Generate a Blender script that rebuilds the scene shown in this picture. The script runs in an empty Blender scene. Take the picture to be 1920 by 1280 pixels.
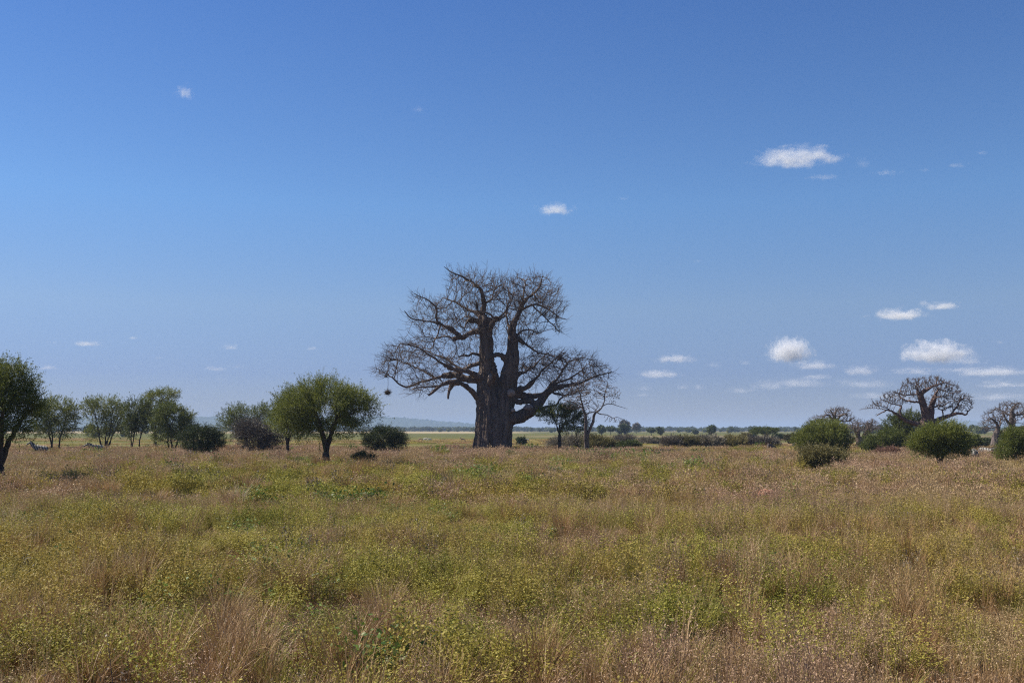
import bpy, bmesh, math, random
import numpy as np
from mathutils import Vector, noise as mnoise

R = math.radians
rng = np.random.default_rng(7)
random.seed(7)
S = bpy.context.scene
COL = S.collection

# ------------------------------------------------------------------ camera
FPX = 1867.0          # focal length in pixels of the 1920 px wide photograph
H = 3.0               # eye height, metres (standing in a safari car)
HORIZON = 805.0
PITCH = math.atan((HORIZON - 640.0) / FPX)
cam_d = bpy.data.cameras.new("camera")
cam_d.sensor_width = 36.0
cam_d.lens = 36.0 * FPX / 1920.0
cam_d.clip_start = 0.1
cam_d.clip_end = 120000.0
cam = bpy.data.objects.new("camera", cam_d)
COL.objects.link(cam)
cam.location = (0, 0, H)
cam.rotation_euler = (math.pi / 2 + PITCH, 0, 0)
S.camera = cam

# ------------------------------------------------------------------ light
SUN_EL, SUN_AZ = 50.0, -72.0       # azimuth from +Y (view direction) towards +X; negative = left
world = bpy.data.worlds.new("World")
S.world = world
world.use_nodes = True
wn = world.node_tree.nodes
sky = wn.new("ShaderNodeTexSky")
sky.sky_type = 'NISHITA'
sky.sun_disc = False
sky.sun_elevation = R(SUN_EL)
sky.sun_rotation = R(SUN_AZ)
sky.altitude = 1100.0
sky.air_density = 1.0
sky.dust_density = 0.1
sky.ozone_density = 6.0
bg = wn["Background"]
bg.inputs[1].default_value = 0.0600
# the photograph's sky is duller and bluer towards the horizon, all the way round: a smooth tint by elevation
wtc = wn.new("ShaderNodeTexCoord"); wsx = wn.new("ShaderNodeSeparateXYZ"); wrp = wn.new("ShaderNodeValToRGB"); wmx = wn.new("ShaderNodeMixRGB")
wmx.blend_type = 'MULTIPLY'; wmx.inputs[0].default_value = 1.0
e = wrp.color_ramp.elements
while len(e) < 5: e.new(0.5)
for k, (p_, c_) in enumerate([(0.0, (.53, .51, .68)), (0.055, (.60, .59, .80)), (0.12, (.95, .88, .92)), (0.22, (.93, 1.09, 1.20)), (0.45, (.66, .91, 1.24))]):
    e[k].position = p_; e[k].color = (*c_, 1)
wl = world.node_tree.links.new
wl(wtc.outputs["Generated"], wsx.inputs[0]); wl(wsx.outputs["Z"], wrp.inputs[0])
wl(sky.outputs[0], wmx.inputs[1]); wl(wrp.outputs[0], wmx.inputs[2]); wl(wmx.outputs[0], bg.inputs[0])

sun_d = bpy.data.lights.new("sun", 'SUN')
sun_d.energy = 5.0
sun_d.angle = R(0.5)
sun_d.color = (1.0, 0.93, 0.82)
sun = bpy.data.objects.new("sun", sun_d)
COL.objects.link(sun)
sdir = Vector((math.sin(R(SUN_AZ)) * math.cos(R(SUN_EL)), math.cos(R(SUN_AZ)) * math.cos(R(SUN_EL)), math.sin(R(SUN_EL))))
sun.rotation_euler = sdir.to_track_quat('Z', 'Y').to_euler()
sun.location = (-40, 30, 60)

S.view_settings.view_transform = 'Standard'
S.view_settings.look = 'None'
S.view_settings.gamma = 1.0
S.view_settings.use_curve_mapping = False
S.view_settings.exposure = 0.78
cy = S.cycles
cy.max_bounces = 6
cy.diffuse_bounces = 4
cy.glossy_bounces = 1
cy.transmission_bounces = 4
cy.transparent_max_bounces = 8
cy.volume_bounces = 2
cy.use_denoising = False
cy.pixel_filter_type = 'BLACKMAN_HARRIS'
cy.filter_width = 1.2
cy.denoiser = 'OPENIMAGEDENOISE'
cy.denoising_input_passes = 'RGB_ALBEDO_NORMAL'
cy.volume_max_steps = 128
cy.sample_clamp_indirect = 5.0
cy.sample_clamp_direct = 8.0

# ------------------------------------------------------------------ helpers
def ray(px, py):
    x, u = (px - 960.0) / FPX, (640.0 - py) / FPX
    return np.array([x, math.cos(PITCH) - u * math.sin(PITCH), math.sin(PITCH) + u * math.cos(PITCH)])

def W(px, py, D):
    d = ray(px, py)
    t = D / d[1]
    return np.array([d[0] * t, D, H + d[2] * t])

def dist_of(py, g=0.6):
    d = ray(960, py)
    return (H - g) / -d[2] * d[1]

def gh(x, y):
    """height of the ground"""
    f = np.clip(1.0 - np.hypot(x, y) / 420.0, 0, 1)
    return f * (0.10 * np.sin(x * 0.09 + 1.3) * np.cos(y * 0.07) + 0.07 * np.sin(x * 0.23 + y * 0.17) + 0.05 * np.sin(y * 0.31 - x * 0.05))

def fnoise(x, y, s, seed=0.0, octv=2):
    """cheap smooth value noise, vectorised, about -1..1"""
    tot = np.zeros_like(np.asarray(x, float)); amp = 1.0; nrm = 0
    for o in range(octv):
        xs, ys = np.asarray(x) / s + seed * 13.7 + o * 31.3, np.asarray(y) / s + seed * 7.1 - o * 17.9
        xi, yi = np.floor(xs), np.floor(ys)
        fx, fy = xs - xi, ys - yi
        fx, fy = fx * fx * (3 - 2 * fx), fy * fy * (3 - 2 * fy)
        def hsh(a, b):
            v = np.sin(a * 127.1 + b * 311.7 + seed * 3.3) * 43758.5453
            return (v - np.floor(v)) * 2 - 1
        v = (hsh(xi, yi) * (1 - fx) + hsh(xi + 1, yi) * fx) * (1 - fy) + (hsh(xi, yi + 1) * (1 - fx) + hsh(xi + 1, yi + 1) * fx) * fy
        tot += amp * v; nrm += amp; amp *= 0.5; s = s / 2.1
    return tot / nrm

def mesh_np(name, V, Q=None, T=None, mat=None, attr=None, smooth=False):
    me = bpy.data.meshes.new(name)
    V = np.asarray(V, np.float32).reshape(-1, 3)
    loops, starts, tot = [], [], 0
    if Q is not None and len(Q):
        Q = np.asarray(Q, np.int32).reshape(-1, 4); loops.append(Q.ravel()); starts.append(np.arange(len(Q)) * 4); tot = len(Q) * 4
    if T is not None and len(T):
        T = np.asarray(T, np.int32).reshape(-1, 3); loops.append(T.ravel()); starts.append(tot + np.arange(len(T)) * 3)
    L = np.concatenate(loops).astype(np.int32); ST = np.concatenate(starts).astype(np.int32)
    me.vertices.add(len(V)); me.vertices.foreach_set("co", V.ravel())
    me.loops.add(len(L)); me.loops.foreach_set("vertex_index", L)
    me.polygons.add(len(ST)); me.polygons.foreach_set("loop_start", ST)
    if smooth:
        me.polygons.foreach_set("use_smooth", np.ones(len(ST), bool))
    me.update(calc_edges=True)
    if attr is not None:
        a = me.attributes.new("tint", 'FLOAT', 'POINT')
        a.data.foreach_set("value", np.asarray(attr, np.float32))
    if mat is not None:
        me.materials.append(mat)
    return me

def link(name, me, parent=None, **props):
    o = bpy.data.objects.new(name, me)
    COL.objects.link(o)
    if parent is not None:
        o.parent = parent
    for k, v in props.items():
        o[k] = v
    return o

def thing(name, label, cat, loc, group=None, rotz=0.0):
    o = bpy.data.objects.new(name, None)
    COL.objects.link(o)
    o.empty_display_size = 0.3
    o.location = loc; o.rotation_euler = (0, 0, rotz)
    o['label'] = label; o['category'] = cat
    if group: o['group'] = group
    return o

def dup(root, loc, rotz=0.0, scale=1.0, label=None, group=None):
    r = root.copy(); COL.objects.link(r)
    r.location = loc; r.rotation_euler = (0, 0, rotz)
    r.scale = (scale,) * 3 if isinstance(scale, (int, float)) else scale
    if label: r['label'] = label
    if group: r['group'] = group
    for ch in [c for c in root.children]:
        c = ch.copy(); COL.objects.link(c); c.parent = r
    return r

def norm(v):
    return v / np.maximum(np.linalg.norm(v, axis=-1, keepdims=True), 1e-9)

def rand_unit(n, r=None):
    r = r or rng
    return norm(r.normal(size=(n, 3)))

# ------------------------------------------------------------------ materials
def newmat(name):
    m = bpy.data.materials.new(name); m.use_nodes = True
    nt = m.node_tree; nt.nodes.clear()
    out = nt.nodes.new("ShaderNodeOutputMaterial")
    return m, nt, out

def N(nt, kind, **kw):
    n = nt.nodes.new(kind)
    for k, v in kw.items():
        if k.startswith("i_"):
            key = k[2:]
            n.inputs[int(key) if key.isdigit() else key.replace("_", " ")].default_value = v
        else:
            setattr(n, k, v)
    return n

def ramp(nt, fac, stops, interp='LINEAR'):
    r = nt.nodes.new("ShaderNodeValToRGB"); r.color_ramp.interpolation = interp
    e = r.color_ramp.elements
    while len(e) < len(stops): e.new(0.5)
    for i, (p, c) in enumerate(stops):
        e[i].position = p; e[i].color = (*c, 1) if len(c) == 3 else c
    nt.links.new(fac, r.inputs[0])
    return r.outputs[0]

def foliage_mat(name, stops, transl=0.30, patch=None, patch_scale=0.12, rough=0.55, spec=0.25):
    """stops: ramp over a per leaf tint + per instance random; patch: colour mixed in by world-space noise"""
    m, nt, out = newmat(name)
    L = nt.links.new
    at = N(nt, "ShaderNodeAttribute", attribute_name="tint")
    oi = N(nt, "ShaderNodeObjectInfo")
    mx = N(nt, "ShaderNodeMath", operation='MULTIPLY_ADD', i_1=0.5, i_2=-0.06)
    L(oi.outputs["Random"], mx.inputs[0])
    m2 = N(nt, "ShaderNodeMath", operation='MULTIPLY_ADD', i_1=0.62)
    L(at.outputs["Fac"], m2.inputs[0]); L(mx.outputs[0], m2.inputs[2])
    col = ramp(nt, m2.outputs[0], stops)
    if patch:
        g = N(nt, "ShaderNodeNewGeometry")
        nz = N(nt, "ShaderNodeTexNoise", i_Scale=patch_scale, i_Detail=3.0)
        L(g.outputs["Position"], nz.inputs["Vector"])
        mr = N(nt, "ShaderNodeMapRange", i_1=0.42, i_2=0.62, i_3=0.0, i_4=0.75)
        L(nz.outputs[0], mr.inputs[0])
        mc = N(nt, "ShaderNodeMixRGB"); mc.inputs[2].default_value = (*patch, 1)
        L(mr.outputs[0], mc.inputs[0]); L(col, mc.inputs[1]); col = mc.outputs[0]
    p = N(nt, "ShaderNodeBsdfPrincipled", i_Roughness=rough)
    p.inputs["Specular IOR Level"].default_value = spec
    L(col, p.inputs["Base Color"])
    t = N(nt, "ShaderNodeBsdfTranslucent")
    L(col, t.inputs[0])
    ms = N(nt, "ShaderNodeMixShader", i_0=transl)
    L(p.outputs[0], ms.inputs[1]); L(t.outputs[0], ms.inputs[2]); L(ms.outputs[0], out.inputs[0])
    return m

def bark_mat(name, dark, light, scale=(3, 3, 0.7), bump=0.5, patch=None):
    m, nt, out = newmat(name); L = nt.links.new
    tc = N(nt, "ShaderNodeTexCoord")
    mp = N(nt, "ShaderNodeMapping"); mp.inputs["Scale"].default_value = scale
    L(tc.outputs["Object"], mp.inputs[0])
    nz = N(nt, "ShaderNodeTexNoise", i_Scale=1.0, i_Detail=8.0, i_Roughness=0.65)
    L(mp.outputs[0], nz.inputs["Vector"])
    c = ramp(nt, nz.outputs[0], [(0.3, dark), (0.68, light)])
    if patch:
        n2 = N(nt, "ShaderNodeTexNoise", i_Scale=0.55, i_Detail=4.0)
        L(tc.outputs["Object"], n2.inputs["Vector"])
        mr = N(nt, "ShaderNodeMapRange", i_1=0.52, i_2=0.66, i_3=0.0, i_4=0.7)
        L(n2.outputs[0], mr.inputs[0])
        mc = N(nt, "ShaderNodeMixRGB"); mc.inputs[2].default_value = (*patch, 1)
        L(mr.outputs[0], mc.inputs[0]); L(c, mc.inputs[1]); c = mc.outputs[0]
    p = N(nt, "ShaderNodeBsdfPrincipled", i_Roughness=0.85)
    p.inputs["Specular IOR Level"].default_value = 0.15
    L(c, p.inputs["Base Color"])
    b = N(nt, "ShaderNodeBump", i_Strength=bump, i_Distance=0.08)
    L(nz.outputs[0], b.inputs["Height"]); L(b.outputs[0], p.inputs["Normal"])
    L(p.outputs[0], out.inputs[0])
    return m

M_BAOBAB = bark_mat("baobab_bark", (0.026, 0.018, 0.014), (0.19, 0.14, 0.108), (3.0, 3.0, 0.45), 1.0, patch=(0.15, 0.11, 0.085))
M_BAOTWIG = bark_mat("baobab_twig", (0.06, 0.045, 0.038), (0.15, 0.115, 0.095), (2, 2, 2), 0.0)
M_BAORED = bark_mat("red_baobab_bark", (0.045, 0.029, 0.023), (0.22, 0.145, 0.118), (4, 4, 1.2), 0.9, patch=(0.14, 0.09, 0.075))
M_BAOGREY = bark_mat("grey_baobab_bark", (0.055, 0.044, 0.040), (0.17, 0.135, 0.12), (4, 4, 1.2), 0.6)
M_ACBARK = bark_mat("acacia_bark", (0.02, 0.015, 0.012), (0.085, 0.065, 0.05), (6, 6, 1.5), 0.6)
M_DEADBARK = bark_mat("dead_tree_bark", (0.045, 0.034, 0.028), (0.19, 0.15, 0.125), (6, 6, 1.5), 0.6)
M_SCAR = bark_mat("scar_wood", (0.17, 0.13, 0.11), (0.36, 0.29, 0.24), (3, 3, 3), 0.4)
M_NEST = bark_mat("nest_straw", (0.02, 0.015, 0.01), (0.12, 0.085, 0.055), (12, 12, 12), 1.0)

M_ACLEAF = foliage_mat("acacia_leaf", [(0.0, (0.030, 0.038, 0.009)), (0.45, (0.090, 0.112, 0.020)), (0.9, (0.20, 0.215, 0.042))], 0.27)
M_BUSHLEAF = foliage_mat("bush_leaf", [(0.0, (0.022, 0.032, 0.009)), (0.5, (0.058, 0.078, 0.018)), (1.0, (0.13, 0.15, 0.036))], 0.2)
M_PALELEAF = foliage_mat("pale_acacia_leaf", [(0.0, (0.040, 0.052, 0.016)), (0.5, (0.105, 0.13, 0.036)), (1.0, (0.20, 0.22, 0.065))], 0.25)
M_OLIVE = foliage_mat("olive_leaf", [(0.0, (0.045, 0.042, 0.016)), (0.5, (0.13, 0.115, 0.04)), (1.0, (0.26, 0.22, 0.085))], 0.25)
M_GREYTWIG = foliage_mat("grey_twig", [(0.0, (0.055, 0.045, 0.036)), (0.5, (0.10, 0.082, 0.066)), (1.0, (0.15, 0.13, 0.095))], 0.05)
M_MAUVETWIG = foliage_mat("mauve_twig", [(0.0, (0.07, 0.060, 0.048)), (0.5, (0.15, 0.128, 0.10)), (1.0, (0.23, 0.205, 0.14))], 0.1)

# ------------------------------------------------------------------ ground
def make_ground():
    def axis(lo, hi, n, s):
        t = np.linspace(math.asinh(lo / s), math.asinh(hi / s), n)
        return s * np.sinh(t)
    xs, ys = axis(-20000, 20000, 220, 12), axis(-20000, 20000, 380, 12)
    X, Y = np.meshgrid(xs, ys)
    Z = gh(X, Y)
    V = np.stack([X, Y, Z], -1).reshape(-1, 3)
    nx, ny = len(xs), len(ys)
    i = np.arange(nx * ny).reshape(ny, nx)
    Q = np.stack([i[:-1, :-1], i[:-1, 1:], i[1:, 1:], i[1:, :-1]], -1).reshape(-1, 4)
    m, nt, out = newmat("savanna_ground"); L = nt.links.new
    g = N(nt, "ShaderNodeNewGeometry")
    sep = N(nt, "ShaderNodeSeparateXYZ"); L(g.outputs["Position"], sep.inputs[0])
    # near soil
    n1 = N(nt, "ShaderNodeTexNoise", i_Scale=1.2, i_Detail=8.0); L(g.outputs["Position"], n1.inputs["Vector"])
    soil = ramp(nt, n1.outputs[0], [(0.3, (0.06, 0.042, 0.028)), (0.55, (0.11, 0.085, 0.05)), (0.75, (0.17, 0.13, 0.075))])
    # far plain: green flats with tan strips; the strips run across the view
    mp = N(nt, "ShaderNodeMapping"); mp.inputs["Scale"].default_value = (0.0025, 0.012, 1)
    L(g.outputs["Position"], mp.inputs[0])
    n2 = N(nt, "ShaderNodeTexNoise", i_Scale=1.0, i_Detail=4.0); L(mp.outputs[0], n2.inputs["Vector"])
    n3 = N(nt, "ShaderNodeTexNoise", i_Scale=0.15, i_Detail=6.0, i_Roughness=0.7); L(g.outputs["Position"], n3.inputs["Vector"])
    # log distance with a wobble
    lg = N(nt, "ShaderNodeMath", operation='LOGARITHM', i_1=10.0)
    mxx = N(nt, "ShaderNodeMath", operation='MAXIMUM', i_1=1.0); L(sep.outputs["Y"], mxx.inputs[0]); L(mxx.outputs[0], lg.inputs[0])
    wob = N(nt, "ShaderNodeMath", operation='MULTIPLY_ADD', i_1=0.10, i_2=-0.05); L(n2.outputs[0], wob.inputs[0])
    ad = N(nt, "ShaderNodeMath", operation='ADD'); L(lg.outputs[0], ad.inputs[0]); L(wob.outputs[0], ad.inputs[1])
    fr = N(nt, "ShaderNodeMapRange", i_1=2.2, i_2=3.6, i_3=0.0, i_4=1.0); L(ad.outputs[0], fr.inputs[0])
    def p(d): return (math.log10(d) - 2.2) / 1.4
    G1, G2, T1, T2, DK = (0.108, 0.104, 0.030), (0.082, 0.086, 0.028), (0.30, 0.24, 0.14), (0.18, 0.145, 0.07), (0.065, 0.06, 0.038)
    left = ramp(nt, fr.outputs[0], [(p(165), (0.14, 0.13, 0.045)), (p(225), G1), (p(252), G1), (p(262), T2), (p(276), T2), (p(290), G1),
                                    (p(500), G2), (p(760), G1), (p(860), T1), (p(1250), T1), (p(1700), T2), (p(2200), G2)])
    right = ramp(nt, fr.outputs[0], [(p(165), (0.15, 0.13, 0.055)), (p(195), T2), (p(225), (0.20, 0.15, 0.08)), (p(245), G1), (p(330), G2), (p(390), DK),
                                     (p(412), T2), (p(465), T2), (p(490), DK), (p(540), G1), (p(900), G2), (p(1900), T2)])
    sx = N(nt, "ShaderNodeMapRange", i_1=-10.0, i_2=25.0, i_3=0.0, i_4=1.0); L(sep.outputs["X"], sx.inputs[0])
    far = N(nt, "ShaderNodeMixRGB"); L(sx.outputs[0], far.inputs[0]); L(left, far.inputs[1]); L(right, far.inputs[2])
    fv = N(nt, "ShaderNodeMapRange", i_1=0.3, i_2=0.7, i_3=0.72, i_4=1.28); L(n3.outputs[0], fv.inputs[0])
    fm = N(nt, "ShaderNodeMixRGB", blend_type='MULTIPLY', i_0=1.0); L(far.outputs[0], fm.inputs[1]); L(fv.outputs[0], fm.inputs[2])
    nf = N(nt, "ShaderNodeMapRange", i_1=125.0, i_2=150.0, i_3=0.0, i_4=1.0); L(sep.outputs["Y"], nf.inputs[0])
    mix = N(nt, "ShaderNodeMixRGB"); L(nf.outputs[0], mix.inputs[0]); L(soil, mix.inputs[1]); L(fm.outputs[0], mix.inputs[2])
    pr = N(nt, "ShaderNodeBsdfPrincipled", i_Roughness=0.95); pr.inputs["Specular IOR Level"].default_value = 0.05
    L(mix.outputs[0], pr.inputs["Base Color"])
    L(pr.outputs[0], out.inputs[0])
    link("ground", mesh_np("ground", V, Q, mat=m, smooth=True), kind='structure')
make_ground()

# ------------------------------------------------------------------ hills
M_HILL = foliage_mat("wooded_hill", [(0.0, (0.030, 0.045, 0.022)), (1.0, (0.075, 0.10, 0.045))], 0.0)
def hill(name, label, D, prof, depth, rough, step, seed):
    """prof: (px, py) of the crest; a wooded ridge standing at distance D"""
    pts = np.array([W(a, b, D) for a, b in prof])
    xs = np.arange(pts[0, 0], pts[-1, 0], step)
    zc = np.interp(xs, pts[:, 0], pts[:, 2])
    ys = np.linspace(-depth, depth, 36)
    X, Y = np.meshgrid(xs, ys)
    bell = np.cos(np.clip(np.abs(Y) / depth, 0, 1) * math.pi / 2) ** 1.3
    r = np.random.default_rng(seed)
    Z = bell * (np.maximum(zc[None, :] + 2, 0) + fnoise(X, Y, step * 14, seed) * rough * 1.5) + np.abs(r.normal(size=X.shape)) * rough * bell ** 0.3 - 2
    V = np.stack([X, Y + D, Z], -1).reshape(-1, 3)
    i = np.arange(X.size).reshape(X.shape)
    Q = np.stack([i[:-1, :-1], i[:-1, 1:], i[1:, 1:], i[1:, :-1]], -1).reshape(-1, 4)
    link(name, mesh_np(name, V, Q, mat=M_HILL, attr=r.random(X.size)), kind='structure', label=label)
hill("hills", "long low wooded ridge on the left horizon", 5200, [(-250, 800), (0, 790), (200, 786), (360, 784), (470, 784), (600, 785), (700, 784), (760, 785), (800, 789), (850, 794), (890, 798), (960, 803), (1010, 806)], 900, 4.5, 9.0, 3)
hill("hill", "small rounded blue hill right of the bare tree", 12500, [(1105, 806), (1120, 801), (1133, 798), (1150, 797), (1160, 801), (1172, 806)], 700, 3.0, 9.0, 4)
hill("hill", "pale blue hill beside the rounded one", 14500, [(1180, 805), (1200, 802), (1220, 801), (1240, 802), (1262, 805), (1330, 804), (1400, 803.5), (1470, 804), (1540, 806)], 900, 3.0, 18.0, 5)
hill("hills", "faint far mountain on the right horizon", 8200, [(1500, 806), (1640, 800), (1740, 795), (1800, 789), (1860, 790), (1950, 794), (2100, 802), (2200, 806)], 900, 2.5, 15.0, 6)

# ------------------------------------------------------------------ haze
HZ = 20400.0
bm = bmesh.new(); bmesh.ops.create_cube(bm, size=1.0)
for v in bm.verts:
    v.co = Vector((v.co.x * 2 * HZ, v.co.y * 2 * HZ, -1.6 if v.co.z < 0 else 92.0))
me = bpy.data.meshes.new("haze"); bm.to_mesh(me); bm.free()
m, nt, out = newmat("haze_air")
pv = N(nt, "ShaderNodeVolumePrincipled"); pv.inputs["Color"].default_value = (0.41, 0.545, 0.79, 1)
pv.inputs["Density"].default_value = 0.00017
nt.links.new(pv.outputs[0], out.inputs["Volume"]); me.materials.append(m)
link("haze", me, kind='stuff')

# ------------------------------------------------------------------ branch networks
def resample(pts, rad, step):
    pts, rad = np.asarray(pts, float), np.asarray(rad, float)
    # smooth the authored polyline with Catmull-Rom
    if len(pts) > 2:
        P = np.vstack([2 * pts[0] - pts[1], pts, 2 * pts[-1] - pts[-2]]); o = []; ro = []
        for k in range(1, len(P) - 2):
            for t in np.linspace(0, 1, 6, endpoint=False):
                a, b, c, d = P[k - 1], P[k], P[k + 1], P[k + 2]
                o.append(0.5 * ((2 * b) + (c - a) * t + (2 * a - 5 * b + 4 * c - d) * t * t + (3 * b - a - 3 * c + d) * t ** 3))
                ro.append(rad[k - 1] * (1 - t) + rad[k] * t)
        o.append(pts[-1]); ro.append(rad[-1]); pts, rad = np.array(o), np.array(ro)
    s = np.concatenate([[0], np.cumsum(np.linalg.norm(np.diff(pts, axis=0), axis=1))])
    n = max(2, int(s[-1] / step) + 1)
    t = np.linspace(0, s[-1], n)
    return np.stack([np.interp(t, s, pts[:, k]) for k in range(3)], 1), np.interp(t, s, rad)

class Net:
    def __init__(self):
        self.pos = np.zeros((0, 3)); self.par = np.zeros(0, int); self.rad = np.zeros(0); self.grow = np.zeros(0, bool)
    def limb(self, pts, rad, step, attach=True, grow=True, wiggle=0.0, r=None):
        P, Rr = resample(pts, rad, step)
        if wiggle and len(P) > 3:
            w = (r or rng).normal(size=P.shape) * wiggle
            w = (w + np.roll(w, 1, 0) + np.roll(w, -1, 0)) / 2
            w[0] = 0; P = P + w
        base = len(self.pos); par = np.arange(base - 1, base + len(P) - 1)
        if attach and base:
            par[0] = int(np.argmin(np.linalg.norm(self.pos - P[0], axis=1)))
        else:
            par[0] = -1
        self.pos = np.vstack([self.pos, P]); self.par = np.concatenate([self.par, par])
        self.rad = np.concatenate([self.rad, Rr]); self.grow = np.concatenate([self.grow, np.full(len(P), grow)])
    def colonize(self, A, step, di, dk, iters, bias=(0, 0, 0.0), jit=0.15, maxn=40000, r=None):
        r = r or rng
        A = np.asarray(A); bias = np.asarray(bias)
        gi = np.where(self.grow)[0]
        near = np.zeros(len(A), int); nd = np.full(len(A), 1e9)
        for c in range(0, len(gi), 400):
            d = np.linalg.norm(A[:, None] - self.pos[gi[c:c + 400]][None], axis=2)
            k = d.argmin(1); dm = d[np.arange(len(A)), k]; b = dm < nd
            nd[b] = dm[b]; near[b] = gi[c:c + 400][k[b]]
        keep = nd > dk; A, near, nd = A[keep], near[keep], nd[keep]
        for it in range(iters):
            if not len(A) or len(self.pos) > maxn: break
            act = nd < di
            if not act.any(): break
            u, inv = np.unique(near[act], return_inverse=True)
            D = np.zeros((len(u), 3)); np.add.at(D, inv, norm(A[act] - self.pos[near[act]]))
            D = norm(norm(D) + bias + r.normal(size=D.shape) * jit)
            newp = self.pos[u] + D * step
            base = len(self.pos)
            self.pos = np.vstack([self.pos, newp]); self.par = np.concatenate([self.par, u])
            self.rad = np.concatenate([self.rad, np.zeros(len(u))]); self.grow = np.concatenate([self.grow, np.ones(len(u), bool)])
            for c in range(0, len(newp), 600):
                d = np.linalg.norm(A[:, None] - newp[c:c + 600][None], axis=2)
                k = d.argmin(1); dm = d[np.arange(len(A)), k]; b = dm < nd
                nd[b] = dm[b]; near[b] = base + c + k[b]
            keep = nd > dk; A, near, nd = A[keep], near[keep], nd[keep]
    def radii(self, tip, expo=2.4, cap=0.75):
        n = len(self.pos); acc = np.zeros(n); auth = self.rad > 0
        R_ = self.rad.copy()
        for i in range(n - 1, -1, -1):
            if not auth[i]:
                R_[i] = max(tip, acc[i] ** (1 / expo)) if acc[i] > 0 else tip
            p = self.par[i]
            if p >= 0: acc[p] += R_[i] ** expo
        for i in range(n):
            p = self.par[i]
            if p >= 0 and not auth[i]: R_[i] = min(R_[i], R_[p] * (cap if auth[p] else 1.0))
        self.R = R_
    def smooth(self, k=2):
        n = len(self.pos); auth = self.rad > 0
        for _ in range(k):
            acc = np.zeros((n, 3)); cnt = np.zeros(n)
            has = self.par >= 0
            np.add.at(acc, self.par[has], self.pos[has]); np.add.at(cnt, self.par[has], 1)
            m_ = (~auth) & has & (cnt > 0)
            self.pos[m_] = 0.5 * self.pos[m_] + 0.25 * self.pos[self.par[m_]] + 0.25 * acc[m_] / cnt[m_][:, None]
    def chains(self):
        n = len(self.pos); ch = [[] for _ in range(n)]
        for i in range(n):
            if self.par[i] >= 0: ch[self.par[i]].append(i)
        out = []; starts = [(-1, i) for i in range(n) if self.par[i] < 0]
        while starts:
            p, i = starts.pop()
            idx = [i]; first = p
            while ch[i]:
                cs = sorted(ch[i], key=lambda c: -self.R[c])
                for c in cs[1:]: starts.append((i, c))
                i = cs[0]; idx.append(i)
            P = self.pos[idx]; Rr = self.R[idx]
            if first >= 0:
                P = np.vstack([self.pos[first], P]); Rr = np.concatenate([[min(self.R[first], Rr[0] * 1.25)], Rr])
            if len(P) > 1: out.append((P, Rr))
        return out

def tubes(chains, sides):
    """list of (points, radii) -> vertices, quads; grouped by length so numpy does the work"""
    by = {}
    for P, r_ in chains: by.setdefault(len(P), []).append((P, r_))
    VV, QQ, base = [], [], 0
    a = np.arange(sides) * 2 * math.pi / sides
    for n, lst in by.items():
        P = np.array([c[0] for c in lst]); Rr = np.array([c[1] for c in lst])
        T = np.empty_like(P); T[:, 1:-1] = P[:, 2:] - P[:, :-2]; T[:, 0] = P[:, 1] - P[:, 0]; T[:, -1] = P[:, -1] - P[:, -2]
        T = norm(T)
        mt = norm(T.mean(1))
        ref = np.where(np.abs(mt[:, 2:3]) > 0.8, np.array([[0.0, 1.0, 0.0]]), np.array([[0, 0, 1.0]]))[:, None, :]
        U = norm(np.cross(T, np.broadcast_to(ref, T.shape))); Vv = np.cross(T, U)
        ring = P[:, :, None] + Rr[:, :, None, None] * (U[:, :, None] * np.cos(a)[None, None, :, None] + Vv[:, :, None] * np.sin(a)[None, None, :, None])
        M = len(lst); VV.append(ring.reshape(-1, 3))
        i = np.arange(M * n * sides).reshape(M, n, sides) + base
        q = np.stack([i[:, :-1], np.roll(i[:, :-1], -1, 2), np.roll(i[:, 1:], -1, 2), i[:, 1:]], -1)
        QQ.append(q.reshape(-1, 4)); base += M * n * sides
    return np.vstack(VV), np.vstack(QQ)

def multi_tubes(chains, big=0.12):
    A = [c for c in chains if c[1].max() > big * 2.5]; B = [c for c in chains if big < c[1].max() <= big * 2.5]; C = [c for c in chains if c[1].max() <= big]
    V, Q, b = [], [], 0
    for lst, s in ((A, 10), (B, 6), (C, 3)):
        if lst:
            v, q = tubes(lst, s); V.append(v); Q.append(q + b); b += len(v)
    return np.vstack(V), np.vstack(Q)

def ellip_pts(ells, n, r, shell=0.0):
    """ells: (centre xyz, radii xyz, weight)"""
    w = np.array([e[2] for e in ells], float); w /= w.sum(); out = []
    for (c, rr, _), k in zip(ells, r.multinomial(n, w)):
        d = rand_unit(k, r); q = r.random(k)
        rad = (shell ** 3 + (1 - shell ** 3) * q) ** (1 / 3)
        out.append(np.asarray(c) + d * rad[:, None] * np.asarray(rr))
    return np.vstack(out)

def leaves(C, A, B, L_, W_, tint):
    """rhombic leaves: centre-base C, axis A, width axis B"""
    L_, W_ = np.asarray(L_)[:, None], np.asarray(W_)[:, None]
    v = np.stack([C, C + A * L_ * 0.5 + B * W_ * 0.5, C + A * L_, C + A * L_ * 0.5 - B * W_ * 0.5], 1)
    n = len(C); Q = np.arange(n * 4).reshape(n, 4)
    return v.reshape(-1, 3), Q, np.repeat(tint, 4)

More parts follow.
